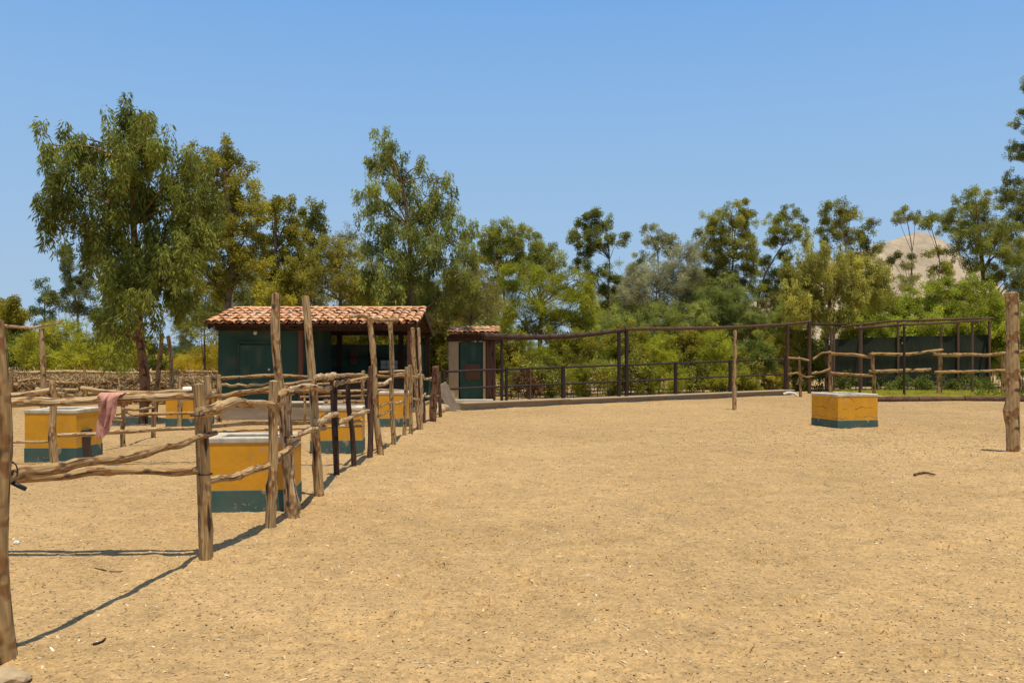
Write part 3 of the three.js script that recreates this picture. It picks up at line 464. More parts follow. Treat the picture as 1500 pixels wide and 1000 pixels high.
{
  const t = thing('stable_fence', 'wavy three-rail pole fence directly before the green stable wall', 'fence'), d = 21;
  post(t, M.woodA, [321, 618], [320, 549], 8, 7, d); post(t, M.woodB, [300, 618], [303, 550], 6, 6, d); post(t, M.woodA, [446, 618], [446, 556], 4.5, 4, d); post(t, M.woodA, [531, 618], [532, 543], 5.5, 5.5, d); post(t, M.woodA, [396, 618], [396, 560], 4, 4, d);
  rail(t, M.woodB, [[300, 554], [330, 554], [360, 552], [410, 550], [480, 553], [530, 550], [604, 551]], 5, d, 'rail', { knots: 6, rough: .2, seg: 28 });
  rail(t, M.woodC, [[318, 565], [330, 563], [340, 566], [350, 563], [360, 566], [370, 563], [382, 564], [398, 561], [440, 563], [535, 558]], 3.8, d + .1, 'rail', { knots: 6, rough: .2, seg: 34 });
  rail(t, M.woodA, [[322, 582], [350, 578], [380, 574], [440, 573], [500, 573], [560, 571], [602, 573]], 4.5, d, 'rail', { knots: 6, rough: .2, seg: 26 }); rail(t, M.woodA, [[440, 581], [490, 580], [540, 579]], 4, d); rail(t, M.woodC, [[555, 545], [585, 543], [612, 544]], 3.5, d);
}
{ // gate frame at the left edge, tall pair of poles beside the tree
  const t = thing('gate_frame', 'gate frame of two poles under a bent crossbar', 'gate frame'), d = 15;
  post(t, M.woodA, [63, 655], [60, 481], 9.5, 7, d); post(t, M.woodA, [0, 655], [1, 474], 10, 9, d); rail(t, M.woodC, [[-30, 475], [0, 476], [25, 479], [48, 480], [75, 475], [87, 473], [91, 468]], 5.5, d, 'crossbar', { w1: 2.5 });
}
{ const t = thing('leaning_pole', 'bare pole leaning towards the trunk side of a paired pole', 'pole', V(0, 0, 0), 0, 'pair of tall bare poles beside the weeping tree'); post(t, M.woodB, [227, 616], [237, 488], 8, 5.5, 21.6, 'shaft');
  const u = thing('leaning_pole', 'bare pole with a pale cut top beside the sky gap', 'pole', V(0, 0, 0), 0, 'pair of tall bare poles beside the weeping tree'); post(u, M.woodA, [254, 616], [246, 492], 7.5, 5.5, 21.6, 'shaft'); }
{ // white sack on the far trough
  const p = P(262, 567, 19), g = new THREE.SphereGeometry(.3, 20, 12), q = g.attributes.position; for (let i = 0; i < q.count; i++) { const k = .85 + .35 * vn(q.getX(i) * 5 + 3, q.getY(i) * 5, q.getZ(i) * 5); q.setXYZ(i, q.getX(i) * k * 1.0, q.getY(i) * k * .26, q.getZ(i) * k * .7); } g.computeVertexNormals();
  const s = part('white_sack', g, M.white, scene); s.position.set(p.x, .84, G(296, 626).z - .4); tag(s, 'flat white sack lying on the rim of a yellow trough', 'sack');
}
{ // dry brush wall along the back of the pens
  const d = 29.5, t = thing('brush_wall', 'low wall of stacked dry branches behind the pens', 'brush wall', P(150, HY + EYE * F / d, d)); t.position.y = 0; const o = t.position, r = rng(404);
  for (let row = 0; row < 8; row += row < 5 ? 1 : 2) for (let x = -13 + r() * 1.2; x < 5; ) {
    const l = row > 5 ? 2 + 2 * r() : .7 + 1.6 * r(), y = .06 + row * .145 + .05 * r(), w = row > 5 ? .06 : .045 + .035 * r(), z = (r() - .5) * .4 * (row > 5 ? .3 : 1), s = (r() - .5) * (row > 5 ? .08 : .55);
    part('branch', logGeo([V(x, y, z), V(x + l * .3, y + s * .4 + .05 * (r() - .5), z + .1 * (r() - .5)), V(x + l * .7, y + .08 * (r() - .5), z), V(x + l, Math.max(.05, y - s * .3), z + .1 * (r() - .5))], w, w * .75, { radial: 6, seg: 7, rough: .25, knots: 1 }), [M.woodA, M.woodC, M.woodB, M.woodA][Math.floor(r() * 4)], t); x += l * (row > 5 ? .96 : .8);
  }
  for (let x = -12.5; x < 5; x += 1.7 + r()) part('stake', logGeo([V(x, -.1, .28), V(x + .04, .6, .26), V(x + (r() - .5) * .1, 1.2 + .15 * r(), .25)], .05, .045, { radial: 7, seg: 6 }), M.woodB, t);
  const N = 6000, im = new THREE.InstancedMesh(new THREE.CylinderGeometry(.5, .4, 1, 4), M.straw, N), m = new THREE.Matrix4(), q = new THREE.Quaternion();
  for (let i = 0; i < N; i++) { q.setFromEuler(new THREE.Euler(r() * 3, r() * 6, (r() - .5) * 2.4 + 1.57)); const l = .25 + .5 * r(), w = .012 + .016 * r(); m.compose(V(-13 + 18 * r(), .05 + 1.0 * r(), (r() - .5) * .42 - .12), q, V(w, l, w)); im.setMatrixAt(i, m); const k = .5 + .8 * r(); im.setColorAt(i, col(k, k * .97, k * .9)); }
  im.name = 'dry_twigs'; im.userData.kind = 'stuff'; im.castShadow = im.receiveShadow = true; t.add(im);
}

{ // pale rock at the foot of the near post, loose stones and sticks
  const rock = (label, px, py, sx, sy, sz, m, seed) => { const p = G(px, py), g = new THREE.IcosahedronGeometry(1, 3), q = g.attributes.position; for (let i = 0; i < q.count; i++) { const k = .72 + .5 * vn(q.getX(i) * 1.6 + seed, q.getY(i) * 1.6, q.getZ(i) * 1.6) + .1 * vn(q.getX(i) * 6, q.getY(i) * 6 + seed, q.getZ(i) * 6); q.setXYZ(i, q.getX(i) * k * sx, q.getY(i) * k * sy, q.getZ(i) * k * sz); } g.computeVertexNormals(); const s = part(numbered('loose_rock'), g, m, scene); s.position.set(p.x, sy * .3, p.z); tag(s, label, 'rock'); };
  rock('large pale rock at the foot of the thick corner post', 4, 999, .11, .05, .1, M.beige, 2); rock('small grey stone under the shadow of the lane rail', 44, 960, .035, .02, .03, M.concrete, 4); rock('white pebble lying among straw inside the first pen', 24, 796, .025, .02, .02, M.white, 6);
  const stick = (label, pts, r, m) => { const q = pts.map(([x, y]) => { const p = G(x, y); p.y = gh(p.x, p.z) + r; return p; }); const s = part(numbered('fallen_stick'), logGeo(q, r, r * .6, { radial: 6, knots: 1 }), m, scene); tag(s, label, 'stick'); };
  stick('short dark bent stick lying below the lane fence shadow', [[136, 942], [147, 939], [154, 933]], .008, M.woodDark); stick('brown stick on the open sand before the thick timber post', [[1340, 696], [1356, 694], [1370, 697]], .02, M.woodBrown); stick('bleached stick lying on the sand inside the first pen', [[138, 828], [160, 833], [180, 834]], .008, M.woodC);
}
// ---------------------------------------------------------------- lone posts on the sand
{ const t = thing('tall_post', 'thick weathered timber post standing on the open sand', 'post'); post(t, M.woodA, [1485, 664], [1484, 429], 18.5, 17, undefined, 'shaft', { radial: 14, seg: 20, knots: 5, crook: .003, rough: .07 }); }
{ const t = thing('thin_post', 'slim bare pole planted in the sand before the pipe fence', 'post'); post(t, M.woodA, [1076, 601], [1077, 484], 6, 5, undefined, 'shaft', { crook: .004 }); }

// ---------------------------------------------------------------- dark pipe fence, kerb and overhead beam
const pa = V(-1.67, 0, -26.2), pb = V(12.2, 0, -37.5), along = t => pa.clone().lerp(pb, t);
const tOf = px => { const q = (px - 750) / F; return (pa.x - q * -pa.z) / (q * (-pb.z + pa.z) - (pb.x - pa.x)) ; };
const onLine = (px, py, off = 0) => { const p = along(tOf(px)); return V(p.x + off * .63, EYE + (HY - py) / F * -p.z, p.z - off * .77); };
const tube = (a, b, r, n = 7) => { const v = b.clone().sub(a), g = new THREE.CylinderGeometry(r, r, v.length(), n).translate(0, v.length() / 2, 0); g.applyQuaternion(new THREE.Quaternion().setFromUnitVectors(V(0, 1, 0), v.normalize())); return g.translate(a.x, a.y, a.z); };
{
  const t = thing('concrete_kerb', 'low concrete kerb with overhanging pale coping under the dark pipe fence', 'kerb'), n = 4, yaw = Math.atan2(-(pb.z - pa.z), pb.x - pa.x);
  for (let i = 0; i < n; i++) { const a = along(i / n), b = along((i + 1) / n), L = a.distanceTo(b), c = a.clone().lerp(b, .5), dy = rr(-.012, .012);
    const m = part('kerb_block', box(L, .36, .34, 0, -.01, -.06), M.kerb, t); m.position.copy(c); m.rotation.y = yaw; m.position.y = dy;
    const k = part('coping', rbox(L - .012, .05, .56, .015, 0, .19, 0), M.kerb, t); k.position.copy(c); k.rotation.y = yaw + rr(-.004, .004); k.position.y = dy; }
}
{
  const t = thing('pipe_fence', 'dark rusty pipe fence with tall posts carrying an overhead beam', 'fence');
  const U = px => 541 - (px - 740) / 410 * 15, Lo = px => 566 - (px - 740) / 410 * 18;
  const ps = [650, 742, 777, 825, 907, 990, 1070, 1150];
  for (let i = 0; i < ps.length; i++) { const px = ps[i], a = onLine(px, 600), b = onLine(px, U(px) - 2); a.y = .1; part('post', tube(a, b, px === 777 ? .03 : i === 3 || i === 5 || i === 6 ? .075 : .05), px === 777 ? M.rustRed : M.rust, t);
    if (i) { const q = ps[i - 1]; if (i > 0) { part('rail', tube(onLine(q + 2, U(q)), onLine(px - 2, U(px)), .036), M.rust, t); part('rail', tube(onLine(q + 2, Lo(q)), onLine(px - 2, Lo(px)), .034), M.rust, t); } } }
  for (const [px, top, r] of [[735, 494, .05], [907, 485, .07], [918, 484, .075], [1154, 475, .085], [1187, 471, .085]]) { const a = onLine(Math.min(px, 1186), 600), b = onLine(Math.min(px, 1186), top); a.y = .0; part('tall_post', tube(a, b, r), px > 1100 ? M.woodMid : M.rust, t); }
  const beam = (pts, r0, r1, m, fl = 1.0) => part('beam', logGeo(pts.map(([x, y]) => onLine(x, y)), r0, r1, { rough: .12, knots: 0, seg: 18 }), m, t);
  beam([[708, 492], [760, 494], [820, 493], [870, 489], [914, 483]], .105, .07, M.woodDark); beam([[916, 482], [1000, 481], [1080, 479], [1150, 475], [1188, 471]], .07, .06, M.woodMid);
}
{ // white pipe on the ground by the kerb end
  const t = thing('white_hose', 'short white curved pipe lying at the end of the kerb', 'pipe'), d = 35;
  part('pipe', new THREE.TubeGeometry(new THREE.CatmullRomCurve3([[1148, 577], [1156, 575], [1163, 576], [1168, 580]].map(([x, y]) => { const p = P(x, y, d); p.y = Math.max(p.y, .05); return p; })), 20, .05, 8), M.white, t);
}
// ---------------------------------------------------------------- pen on the right: frame, net, log fence, edging, lawn
{
  const g = new THREE.PlaneGeometry(9, 7, 60, 40).rotateX(-Math.PI / 2); const p = g.attributes.position; for (let i = 0; i < p.count; i++) p.setY(i, .05 + .03 * vn(p.getX(i) * 1.5, p.getZ(i) * 1.5, 4)); g.translate(P(1385, 580, 36).x + .8, 0, -35.6); g.computeVertexNormals();
  structure('lawn', g, new THREE.MeshStandardMaterial({ color: col(.46, .42, .09), roughness: 1 }), 'strip of green lawn in the pen');
  const blade = leafSet([0, 1, 2, 3, 4].map(i => [V(.02 * i - .04, 0, .01 * i), V(.05 * i - .1, .09 + .02 * (i % 3), .03 * (i % 2)), .014, V(0, 0, 1)])), N = 3500, im = new THREE.InstancedMesh(blade, leafMat, N), m = new THREE.Matrix4(), q = new THREE.Quaternion(), r = rng(33), cx = P(1385, 580, 36).x + .8;
  for (let i = 0; i < N; i++) { q.setFromEuler(new THREE.Euler(0, r() * 6.3, 0)); m.compose(V(cx + (r() - .5) * 8.8, .06, -35.6 + (r() - .5) * 6.8), q, V(1, .7 + .7 * r(), 1)); im.setMatrixAt(i, m); const k = .6 + .7 * r(); im.setColorAt(i, col(.60 * k, .54 * k, .09 * k)); }
  im.name = 'grass'; scene.add(im); tag(im, 'short bright grass growing on the lawn of the pen', 'grass', null, 'stuff'); im.castShadow = im.receiveShadow = true;
  const e = thing('log_edging', 'low dark log edging between the sand and the lawn', 'edging'), d = 31.4;
  for (const [a, b] of [[1282, 1345], [1346, 1412], [1413, 1470], [1471, 1530]]) part('log', logGeo([P(a, 588, d), P((a + b) / 2, 588, d), P(b, 588, d)].map(v => { v.y = .06; return v; }), .13, .12, { seg: 10, rough: .1 }), M.woodMid, e);
}
{
  const t = thing('shade_frame', 'tall rusty pole frame with green shade net around the lawn pen', 'frame');
  const dN = 40, net = new THREE.MeshStandardMaterial({ color: col(.016, .021, .007), roughness: 1, side: THREE.DoubleSide, map: dataTex(128, 128, (u, v) => g3(.75 + .3 * vn2t(u * 30, v * 8, 30, 8, 91)), true) });
  const xs = [1222, 1262, 1316, 1404, 1450];
  for (let i = 0; i < xs.length - 1; i++) { const a = P(xs[i], 0, dN), b = P(xs[i + 1], 0, dN), w = b.x - a.x, y0 = .28, y1 = EYE + (HY - 496 + i * 2) / F * dN, g = new THREE.PlaneGeometry(w, y1 - y0, 12, 8), p = g.attributes.position; for (let k = 0; k < p.count; k++) p.setZ(k, .05 * Math.sin(p.getX(k) * 3 + i) + .03 * Math.sin(p.getY(k) * 5)); g.computeVertexNormals(); g.translate((a.x + b.x) / 2, (y0 + y1) / 2, -dN - .06); part('net_panel', g, net, t); }
  const pst = (x, top, by, d, m = M.rustRed, r = .05) => { const a = P(x, by, d), b = P(x, top, d); a.y = -.05; part('pole', tube(a, b, r), m, t); };
  for (const x of xs) pst(x, x < 1300 ? 478 : 470, 0, dN, M.rustRed, .06);
  pst(1260, 480, 0, 35); pst(1325, 478, 0, 34, M.rust); pst(1379, 478, 0, 35.5); pst(1425, 472, 0, 36.5); pst(1218, 480, 0, 36.5);
  const bm = (a, b, r, m) => part('beam', tube(a, b, r, 6), m, t);
  bm(P(1190, 475, 36), P(1240, 475, 37), .05, M.rust); bm(P(1232, 478, 40), P(1310, 470, 40), .06, M.woodMid); bm(P(1310, 470, 40), P(1456, 466, 40), .06, M.woodMid); bm(P(1254, 481, 35), P(1328, 475, 34), .055, M.woodMid); bm(P(1326, 476, 34), P(1430, 470, 36.5), .045, M.woodMid); bm(P(1260, 480, 35), P(1262, 477, 40), .045, M.woodMid); bm(P(1425, 471, 36.5), P(1450, 467, 40), .045, M.woodMid);
}
{
  const t = thing('log_fence', 'two-rail fence of pale logs around the lawn pen', 'fence'), d = 35;
  post(t, M.woodB, [1216, 581], [1216, 514], 5, 4.5, d); post(t, M.woodB, [1280, 581], [1279, 516], 5.5, 5, d); post(t, M.woodB, [1376, 582], [1377, 511], 6, 5.5, d); post(t, M.woodB, [1173, 582], [1171, 522], 4, 3.5, d); post(t, M.woodB, [1470, 582], [1470, 520], 6, 6, d); post(t, M.woodB, [1560, 582], [1560, 516], 6, 6, d);
  for (const [pts, w] of [[[[1216, 518], [1245, 519], [1276, 523]], 5], [[[1272, 519], [1310, 519], [1345, 517], [1380, 513]], 5], [[[1366, 518], [1400, 520], [1440, 520], [1480, 516]], 5.5], [[[1480, 517], [1520, 515], [1560, 517]], 5.5], [[[1216, 546], [1245, 548], [1282, 550]], 4.5], [[[1272, 544], [1320, 543], [1362, 541]], 6], [[[1368, 545], [1420, 544], [1478, 542]], 5.5], [[[1476, 543], [1520, 541], [1562, 543]], 5.5], [[[1154, 524], [1168, 525], [1184, 528]], 3.4], [[[1190, 526], [1203, 517], [1218, 516]], 3.8], [[[1154, 548], [1166, 546], [1180, 552], [1190, 551]], 3.2], [[[1188, 547], [1202, 545], [1216, 540]], 3.6]])
    rail(t, M.woodB, pts, w * .9, d, 'rail', { off: .1, knots: 4 });
}

// ---------------------------------------------------------------- trees
plant('weeping_tree', 'large weeping dark green tree standing inside the pens', 'tree', null, { seed: 11, d: 20.5, kind: 'droop', tint: DEEP, tint2: [.122, .118, .017], bark: M.barkRed, w: 15, dens: .95, hang: 1.0, zs: 2.6, deep: .95,
  trunk: [[209, 622], [211, 565], [205, 500], [201, 455], [200, 400], [196, 330], [198, 250]],
  lobes: [[190, 165, 16, 20], [210, 172, 22, 22], [195, 195, 36, 30], [118, 203, 18, 16], [106, 226, 22, 18], [72, 220, 9, 8], [138, 245, 36, 30], [86, 262, 13, 18], [78, 298, 7, 22], [76, 335, 5, 18], [185, 235, 40, 36], [235, 225, 34, 32], [262, 250, 34, 36], [115, 285, 34, 40], [165, 290, 44, 44], [220, 290, 44, 44], [268, 300, 36, 40], [135, 345, 36, 44], [185, 360, 46, 46], [240, 355, 40, 46], [285, 340, 26, 40], [160, 410, 34, 36], [205, 420, 40, 34], [255, 410, 34, 34], [165, 462, 28, 26], [190, 490, 16, 26], [232, 455, 24, 28], [278, 395, 24, 34]] });
plant('gum_tree', 'tall olive tree with bare brown stems above the left end of the tiled roof', 'tree', null, { seed: 12, d: 30, kind: 'clump', tint: OLIVE, bark: M.bark, w: 13, dens: .85,
  trunk: [[335, 591], [334, 440], [340, 380], [336, 320], [330, 260]],
  lobes: [[320, 212, 16, 16], [322, 232, 24, 20], [345, 245, 22, 24], [300, 245, 22, 24], [308, 280, 34, 30], [352, 285, 26, 28], [370, 312, 20, 26], [330, 325, 34, 30], [296, 330, 34, 34], [362, 355, 28, 28], [310, 375, 36, 30], [276, 385, 26, 36], [345, 400, 30, 22], [300, 420, 36, 24], [372, 385, 20, 28]] });
plant('slim_tree', 'slim rounded tree rising behind the tall leaning fence pole', 'tree', null, { seed: 13, d: 34, kind: 'clump', tint: OLIVE, w: 8, dens: .9, trunk: [[410, 583], [408, 430], [404, 370], [403, 310]],
  lobes: [[404, 294, 14, 14], [396, 312, 18, 16], [416, 312, 16, 16], [402, 340, 26, 20], [425, 355, 22, 22], [384, 365, 22, 24], [412, 385, 30, 22], [392, 410, 28, 20], [432, 400, 24, 26], [405, 435, 36, 16]] });
plant('clumpy_tree', 'thin tree with dark leaf clumps on bare pale limbs behind the roof ridge', 'tree', null, { seed: 14, d: 36, kind: 'clump', tint: MID, bark: M.barkPale, w: 5, dens: 1, trunk: [[460, 580], [460, 430], [452, 380], [458, 320]],
  lobes: [[462, 303, 10, 11], [452, 318, 14, 12], [466, 325, 10, 14], [440, 330, 12, 12], [458, 350, 14, 16], [470, 345, 7, 14], [456, 380, 12, 14], [442, 385, 16, 14], [462, 405, 16, 16]] });
plant('yellowish_tree', 'bushy yellowish tree behind the middle of the tiled roof', 'tree', null, { seed: 15, d: 34, kind: 'feather', tint: [.125, .118, .022], w: 8, dens: 1.1, trunk: [[498, 583], [498, 440], [496, 400]],
  lobes: [[497, 345, 16, 14], [488, 365, 22, 18], [512, 375, 22, 22], [475, 390, 26, 20], [500, 400, 34, 24], [530, 405, 24, 26], [470, 420, 34, 20], [515, 430, 36, 18], [545, 430, 22, 20], [440, 430, 26, 16]] });
plant('tall_tree', 'tallest slender tree beyond the right end of the tiled roof', 'tree', null, { seed: 16, d: 31, kind: 'droop', tint: [.075, .092, .02], tint2: [.135, .13, .024], bark: M.bark, w: 9, dens: .8, hang: .45, leaf: 1.0, zs: 2.2,
  trunk: [[604, 588], [604, 470], [602, 400], [598, 330], [588, 270], [565, 215]],
  lobes: [[562, 206, 13, 12], [552, 222, 13, 13], [570, 228, 15, 14], [541, 240, 8, 10], [578, 248, 20, 18], [592, 268, 18, 20], [568, 275, 20, 20], [532, 282, 9, 10], [545, 290, 14, 16], [620, 250, 9, 10], [640, 262, 15, 14], [652, 275, 9, 12], [622, 285, 22, 22], [600, 305, 20, 22], [560, 318, 24, 22], [535, 320, 10, 16], [640, 305, 24, 22], [662, 318, 14, 20], [592, 345, 24, 22], [550, 350, 22, 24], [632, 345, 28, 24], [668, 355, 20, 24], [690, 345, 8, 16], [575, 385, 26, 28], [615, 385, 30, 26], [655, 390, 30, 24], [550, 400, 22, 26], [690, 385, 16, 22], [600, 425, 30, 20], [640, 430, 34, 24], [575, 430, 20, 18], [680, 425, 24, 22]] });
plant('brown_tinged_tree', 'brown tinged bushy tree above the roof of the small hut', 'tree', null, { seed: 17, d: 34.5, kind: 'feather', tint: [.11, .10, .03], w: 6, dens: .85, trunk: [[690, 583], [690, 470], [692, 430]],
  lobes: [[690, 400, 20, 18], [672, 425, 24, 22], [705, 425, 22, 24], [690, 450, 34, 18], [660, 460, 26, 20], [720, 455, 20, 20], [640, 470, 26, 20]] });
plant('round_topped_tree', 'round-topped dark tree above the bright acacia, beyond the small hut', 'tree', null, { seed: 18, d: 43, kind: 'clump', tint: MID, w: 5, dens: 1, leaf: 1.1, trunk: [[737, 571], [738, 430], [732, 380]],
  lobes: [[718, 348, 15, 13], [738, 344, 16, 13], [708, 362, 12, 14], [728, 365, 20, 15], [750, 352, 14, 16], [760, 345, 8, 12], [742, 380, 18, 16], [756, 372, 10, 14], [725, 392, 16, 16], [712, 385, 12, 12]] });
plant('stepped_tree', 'dark tree with a crown stepping down towards the twin-stemmed tree', 'tree', null, { seed: 19, d: 43, kind: 'clump', tint: MID, w: 5, dens: 1, leaf: 1.1, trunk: [[792, 571], [792, 440], [788, 400]],
  lobes: [[775, 346, 7, 9], [783, 356, 11, 12], [776, 372, 12, 14], [795, 372, 14, 14], [806, 382, 14, 14], [822, 382, 6, 6], [786, 395, 18, 16], [808, 402, 16, 14], [770, 400, 10, 14]] });
plant('bright_acacia', 'bright yellow-green feathery acacia behind the pipe fence next to the hut', 'tree', null, { seed: 20, d: 37.5, kind: 'feather', tint: LIME, w: 7, dens: 1.25, zs: 2.4, trunk: [[790, 578], [790, 500], [792, 450]],
  lobes: [[760, 405, 22, 16], [785, 412, 24, 20], [745, 425, 18, 20], [815, 415, 22, 16], [842, 410, 22, 18], [852, 430, 20, 22], [770, 440, 28, 22], [805, 440, 30, 22], [835, 450, 28, 20], [740, 455, 18, 22], [780, 470, 40, 18], [825, 475, 34, 16], [865, 460, 16, 18]] });
plant('twin_stemmed_tree', 'sparse tree of dark leaf tufts on two straight bare stems', 'tree', null, { seed: 21, d: 45, kind: 'clump', tint: [.07, .078, .02], bark: M.barkGrey, w: 3.2, dens: 1.3, leaf: 1.15, zs: 1.4, trunk: [[891, 569], [891, 440], [893, 380], [888, 330]],
  lobes: [[866, 311, 8, 6], [868, 322, 10, 9], [845, 328, 7, 7], [867, 338, 9, 9], [848, 346, 9, 10], [860, 355, 10, 10], [876, 352, 11, 12], [849, 364, 8, 8], [870, 370, 11, 9], [862, 388, 8, 9], [846, 384, 6, 8], [886, 330, 8, 10], [891, 345, 6, 6], [886, 358, 6, 8], [914, 348, 6, 7], [884, 392, 8, 11], [897, 405, 7, 7], [876, 422, 9, 12], [868, 412, 6, 8], [902, 418, 7, 12], [886, 440, 8, 8]] });
plant('grey_tree', 'thin grey-leaved tree with upright tufts beyond the pipe fence', 'tree', null, { seed: 22, d: 48, kind: 'clump', tint: [.115, .115, .048], bark: M.barkGrey, w: 3.5, dens: .8, leaf: 1.1, trunk: [[966, 566], [966, 420], [964, 370]],
  lobes: [[948, 338, 7, 8], [955, 350, 8, 9], [966, 345, 7, 9], [978, 345, 9, 9], [985, 356, 8, 12], [968, 362, 9, 9], [938, 378, 10, 8], [950, 380, 9, 8], [978, 378, 8, 10], [930, 384, 6, 7], [990, 372, 8, 10]] });
plant('grey_thicket_tree', 'grey twiggy half-bare tree between the twin-stemmed tree and the round crown', 'tree', null, { seed: 23, d: 43, kind: 'twig', tint: GREY, tint2: [.16, .15, .085], bark: M.barkGrey, w: 4, dens: 1.2, leaf: 1.1, trunk: [[962, 571], [962, 460], [962, 430]],
  lobes: [[960, 398, 24, 18], [940, 412, 20, 18], [985, 408, 22, 20], [1002, 372, 14, 16], [1008, 392, 16, 16], [1005, 420, 20, 22], [955, 430, 30, 20], [925, 430, 18, 20], [918, 402, 8, 8], [985, 440, 24, 16], [1018, 365, 8, 10]] });
plant('domed_tree', 'big domed dark tree left of the sky gap by the sand hill foot', 'tree', null, { seed: 24, d: 45, kind: 'clump', tint: [.096, .096, .017], w: 5.5, dens: 1.1, leaf: 1.15, trunk: [[1072, 569], [1072, 450], [1074, 380]],
  lobes: [[1084, 308, 14, 11], [1068, 318, 14, 12], [1098, 320, 11, 14], [1050, 330, 14, 14], [1075, 338, 18, 14], [1052, 352, 16, 14], [1100, 345, 9, 12], [1030, 355, 9, 12], [1065, 368, 20, 16], [1090, 372, 14, 16], [1042, 380, 14, 14], [1036, 405, 12, 14], [1070, 395, 22, 16], [1092, 402, 13, 16], [1055, 415, 20, 14], [1106, 380, 7, 12], [1026, 385, 8, 12]] });
plant('split_tree', 'broken-crowned tree with hanging dark tufts beside the domed tree', 'tree', null, { seed: 25, d: 48, kind: 'clump', tint: MID, bark: M.barkPale, w: 4, dens: 1, leaf: 1.15, trunk: [[1108, 566], [1110, 450], [1122, 400], [1146, 360]],
  lobes: [[1134, 318, 10, 9], [1128, 332, 9, 10], [1144, 332, 11, 11], [1162, 322, 11, 9], [1168, 336, 9, 10], [1131, 356, 8, 8], [1148, 350, 12, 10], [1176, 345, 8, 12], [1156, 368, 10, 10], [1186, 352, 6, 9], [1118, 380, 7, 8], [1126, 388, 8, 9], [1106, 402, 8, 10], [1116, 418, 10, 10], [1104, 424, 8, 8], [1140, 400, 12, 12], [1134, 415, 10, 10]] });
plant('willowy_tree', 'broad willowy olive tree drooping over the shade frame', 'tree', null, { seed: 26, d: 41.5, kind: 'droop', tint: [.115, .11, .022], tint2: [.17, .15, .03], w: 7, dens: 1.0, hang: .6, leaf: 1.1, zs: 2.5, trunk: [[1212, 573], [1213, 490], [1216, 430], [1214, 390]],
  lobes: [[1172, 385, 22, 16], [1200, 378, 20, 14], [1162, 405, 20, 20], [1190, 405, 26, 20], [1228, 390, 22, 16], [1252, 395, 22, 18], [1225, 415, 28, 20], [1272, 405, 18, 20], [1258, 425, 26, 20], [1158, 432, 18, 18], [1190, 435, 30, 18], [1226, 445, 30, 16], [1284, 430, 12, 18], [1170, 455, 22, 14], [1215, 462, 26, 14]] });
plant('two_headed_tree', 'two-headed dark tree directly left of the sand hill', 'tree', null, { seed: 27, d: 46, kind: 'clump', tint: [.098, .096, .018], bark: M.barkPale, w: 4, dens: 1.05, leaf: 1.15, trunk: [[1240, 568], [1241, 420], [1240, 360]],
  lobes: [[1220, 308, 11, 10], [1238, 304, 10, 9], [1230, 320, 14, 11], [1252, 315, 11, 10], [1264, 328, 9, 12], [1212, 332, 9, 12], [1232, 342, 14, 12], [1216, 352, 8, 10], [1254, 350, 12, 14], [1270, 350, 9, 12], [1204, 368, 10, 9], [1278, 370, 8, 10], [1262, 375, 14, 12]] });
plant('sparse_hill_tree', 'sparse bare-stemmed tree with a grey tip standing before the sand hill', 'tree', null, { seed: 28, d: 52, kind: 'clump', tint: [.085, .088, .03], bark: M.barkPale, w: 2.6, dens: .8, leaf: 1.2, zs: 1.2, trunk: [[1332, 563], [1333, 430], [1336, 370], [1328, 320]],
  lobes: [[1326, 312, 9, 7], [1336, 318, 8, 6], [1316, 326, 7, 6], [1312, 370, 6, 6], [1308, 380, 5, 6], [1338, 378, 6, 5], [1332, 392, 8, 8], [1342, 402, 6, 8], [1318, 410, 5, 6], [1334, 420, 7, 7]] });
plant('thin_hill_tree', 'thin dark-tufted tree with a leaning bare limb on the sand hill side', 'tree', null, { seed: 29, d: 50, kind: 'clump', tint: MID, bark: M.barkPale, w: 2.6, dens: .9, leaf: 1.2, zs: 1.2, trunk: [[1376, 565], [1374, 430], [1378, 380], [1362, 325]],
  lobes: [[1352, 322, 7, 6], [1364, 320, 7, 6], [1360, 332, 5, 5], [1366, 368, 6, 6], [1376, 372, 7, 8], [1386, 384, 6, 7], [1372, 392, 8, 9], [1382, 404, 8, 9], [1376, 420, 7, 8], [1396, 398, 5, 6]] });
plant('dense_tree', 'dense broad dark tree covering the sand hill shoulder by the tall timber post', 'tree', null, { seed: 30, d: 45, kind: 'clump', tint: [.082, .088, .018], w: 10, dens: 1.05, zs: 2.6, trunk: [[1442, 569], [1442, 470], [1440, 400], [1436, 340]],
  lobes: [[1400, 302, 14, 12], [1418, 294, 14, 10], [1436, 294, 14, 12], [1392, 322, 14, 14], [1416, 320, 20, 16], [1446, 315, 16, 16], [1408, 345, 20, 16], [1434, 345, 22, 18], [1462, 340, 18, 18], [1420, 372, 20, 16], [1450, 375, 26, 20], [1478, 365, 18, 22], [1468, 405, 24, 20], [1438, 405, 22, 16], [1494, 400, 20, 24], [1480, 438, 24, 18], [1505, 440, 20, 20]] });
plant('tall_edge_tree', 'tall tree whose leafy boughs hang beyond the thick timber post', 'tree', null, { seed: 31, d: 46, kind: 'clump', tint: [.07, .078, .02], w: 14, dens: 1, zs: 2, trunk: [[1580, 568], [1580, 450], [1575, 330], [1570, 220]],
  lobes: [[1498, 128, 5, 8], [1504, 140, 10, 14], [1494, 168, 4, 6], [1502, 175, 8, 8], [1487, 215, 6, 5], [1493, 228, 7, 7], [1503, 222, 12, 14], [1535, 150, 30, 30], [1545, 210, 34, 34], [1478, 268, 9, 9], [1492, 272, 14, 14], [1470, 285, 10, 10], [1484, 300, 18, 18], [1510, 300, 24, 26], [1550, 270, 34, 34], [1500, 340, 26, 26], [1540, 340, 34, 34], [1600, 200, 40, 50], [1600, 300, 40, 50]] });
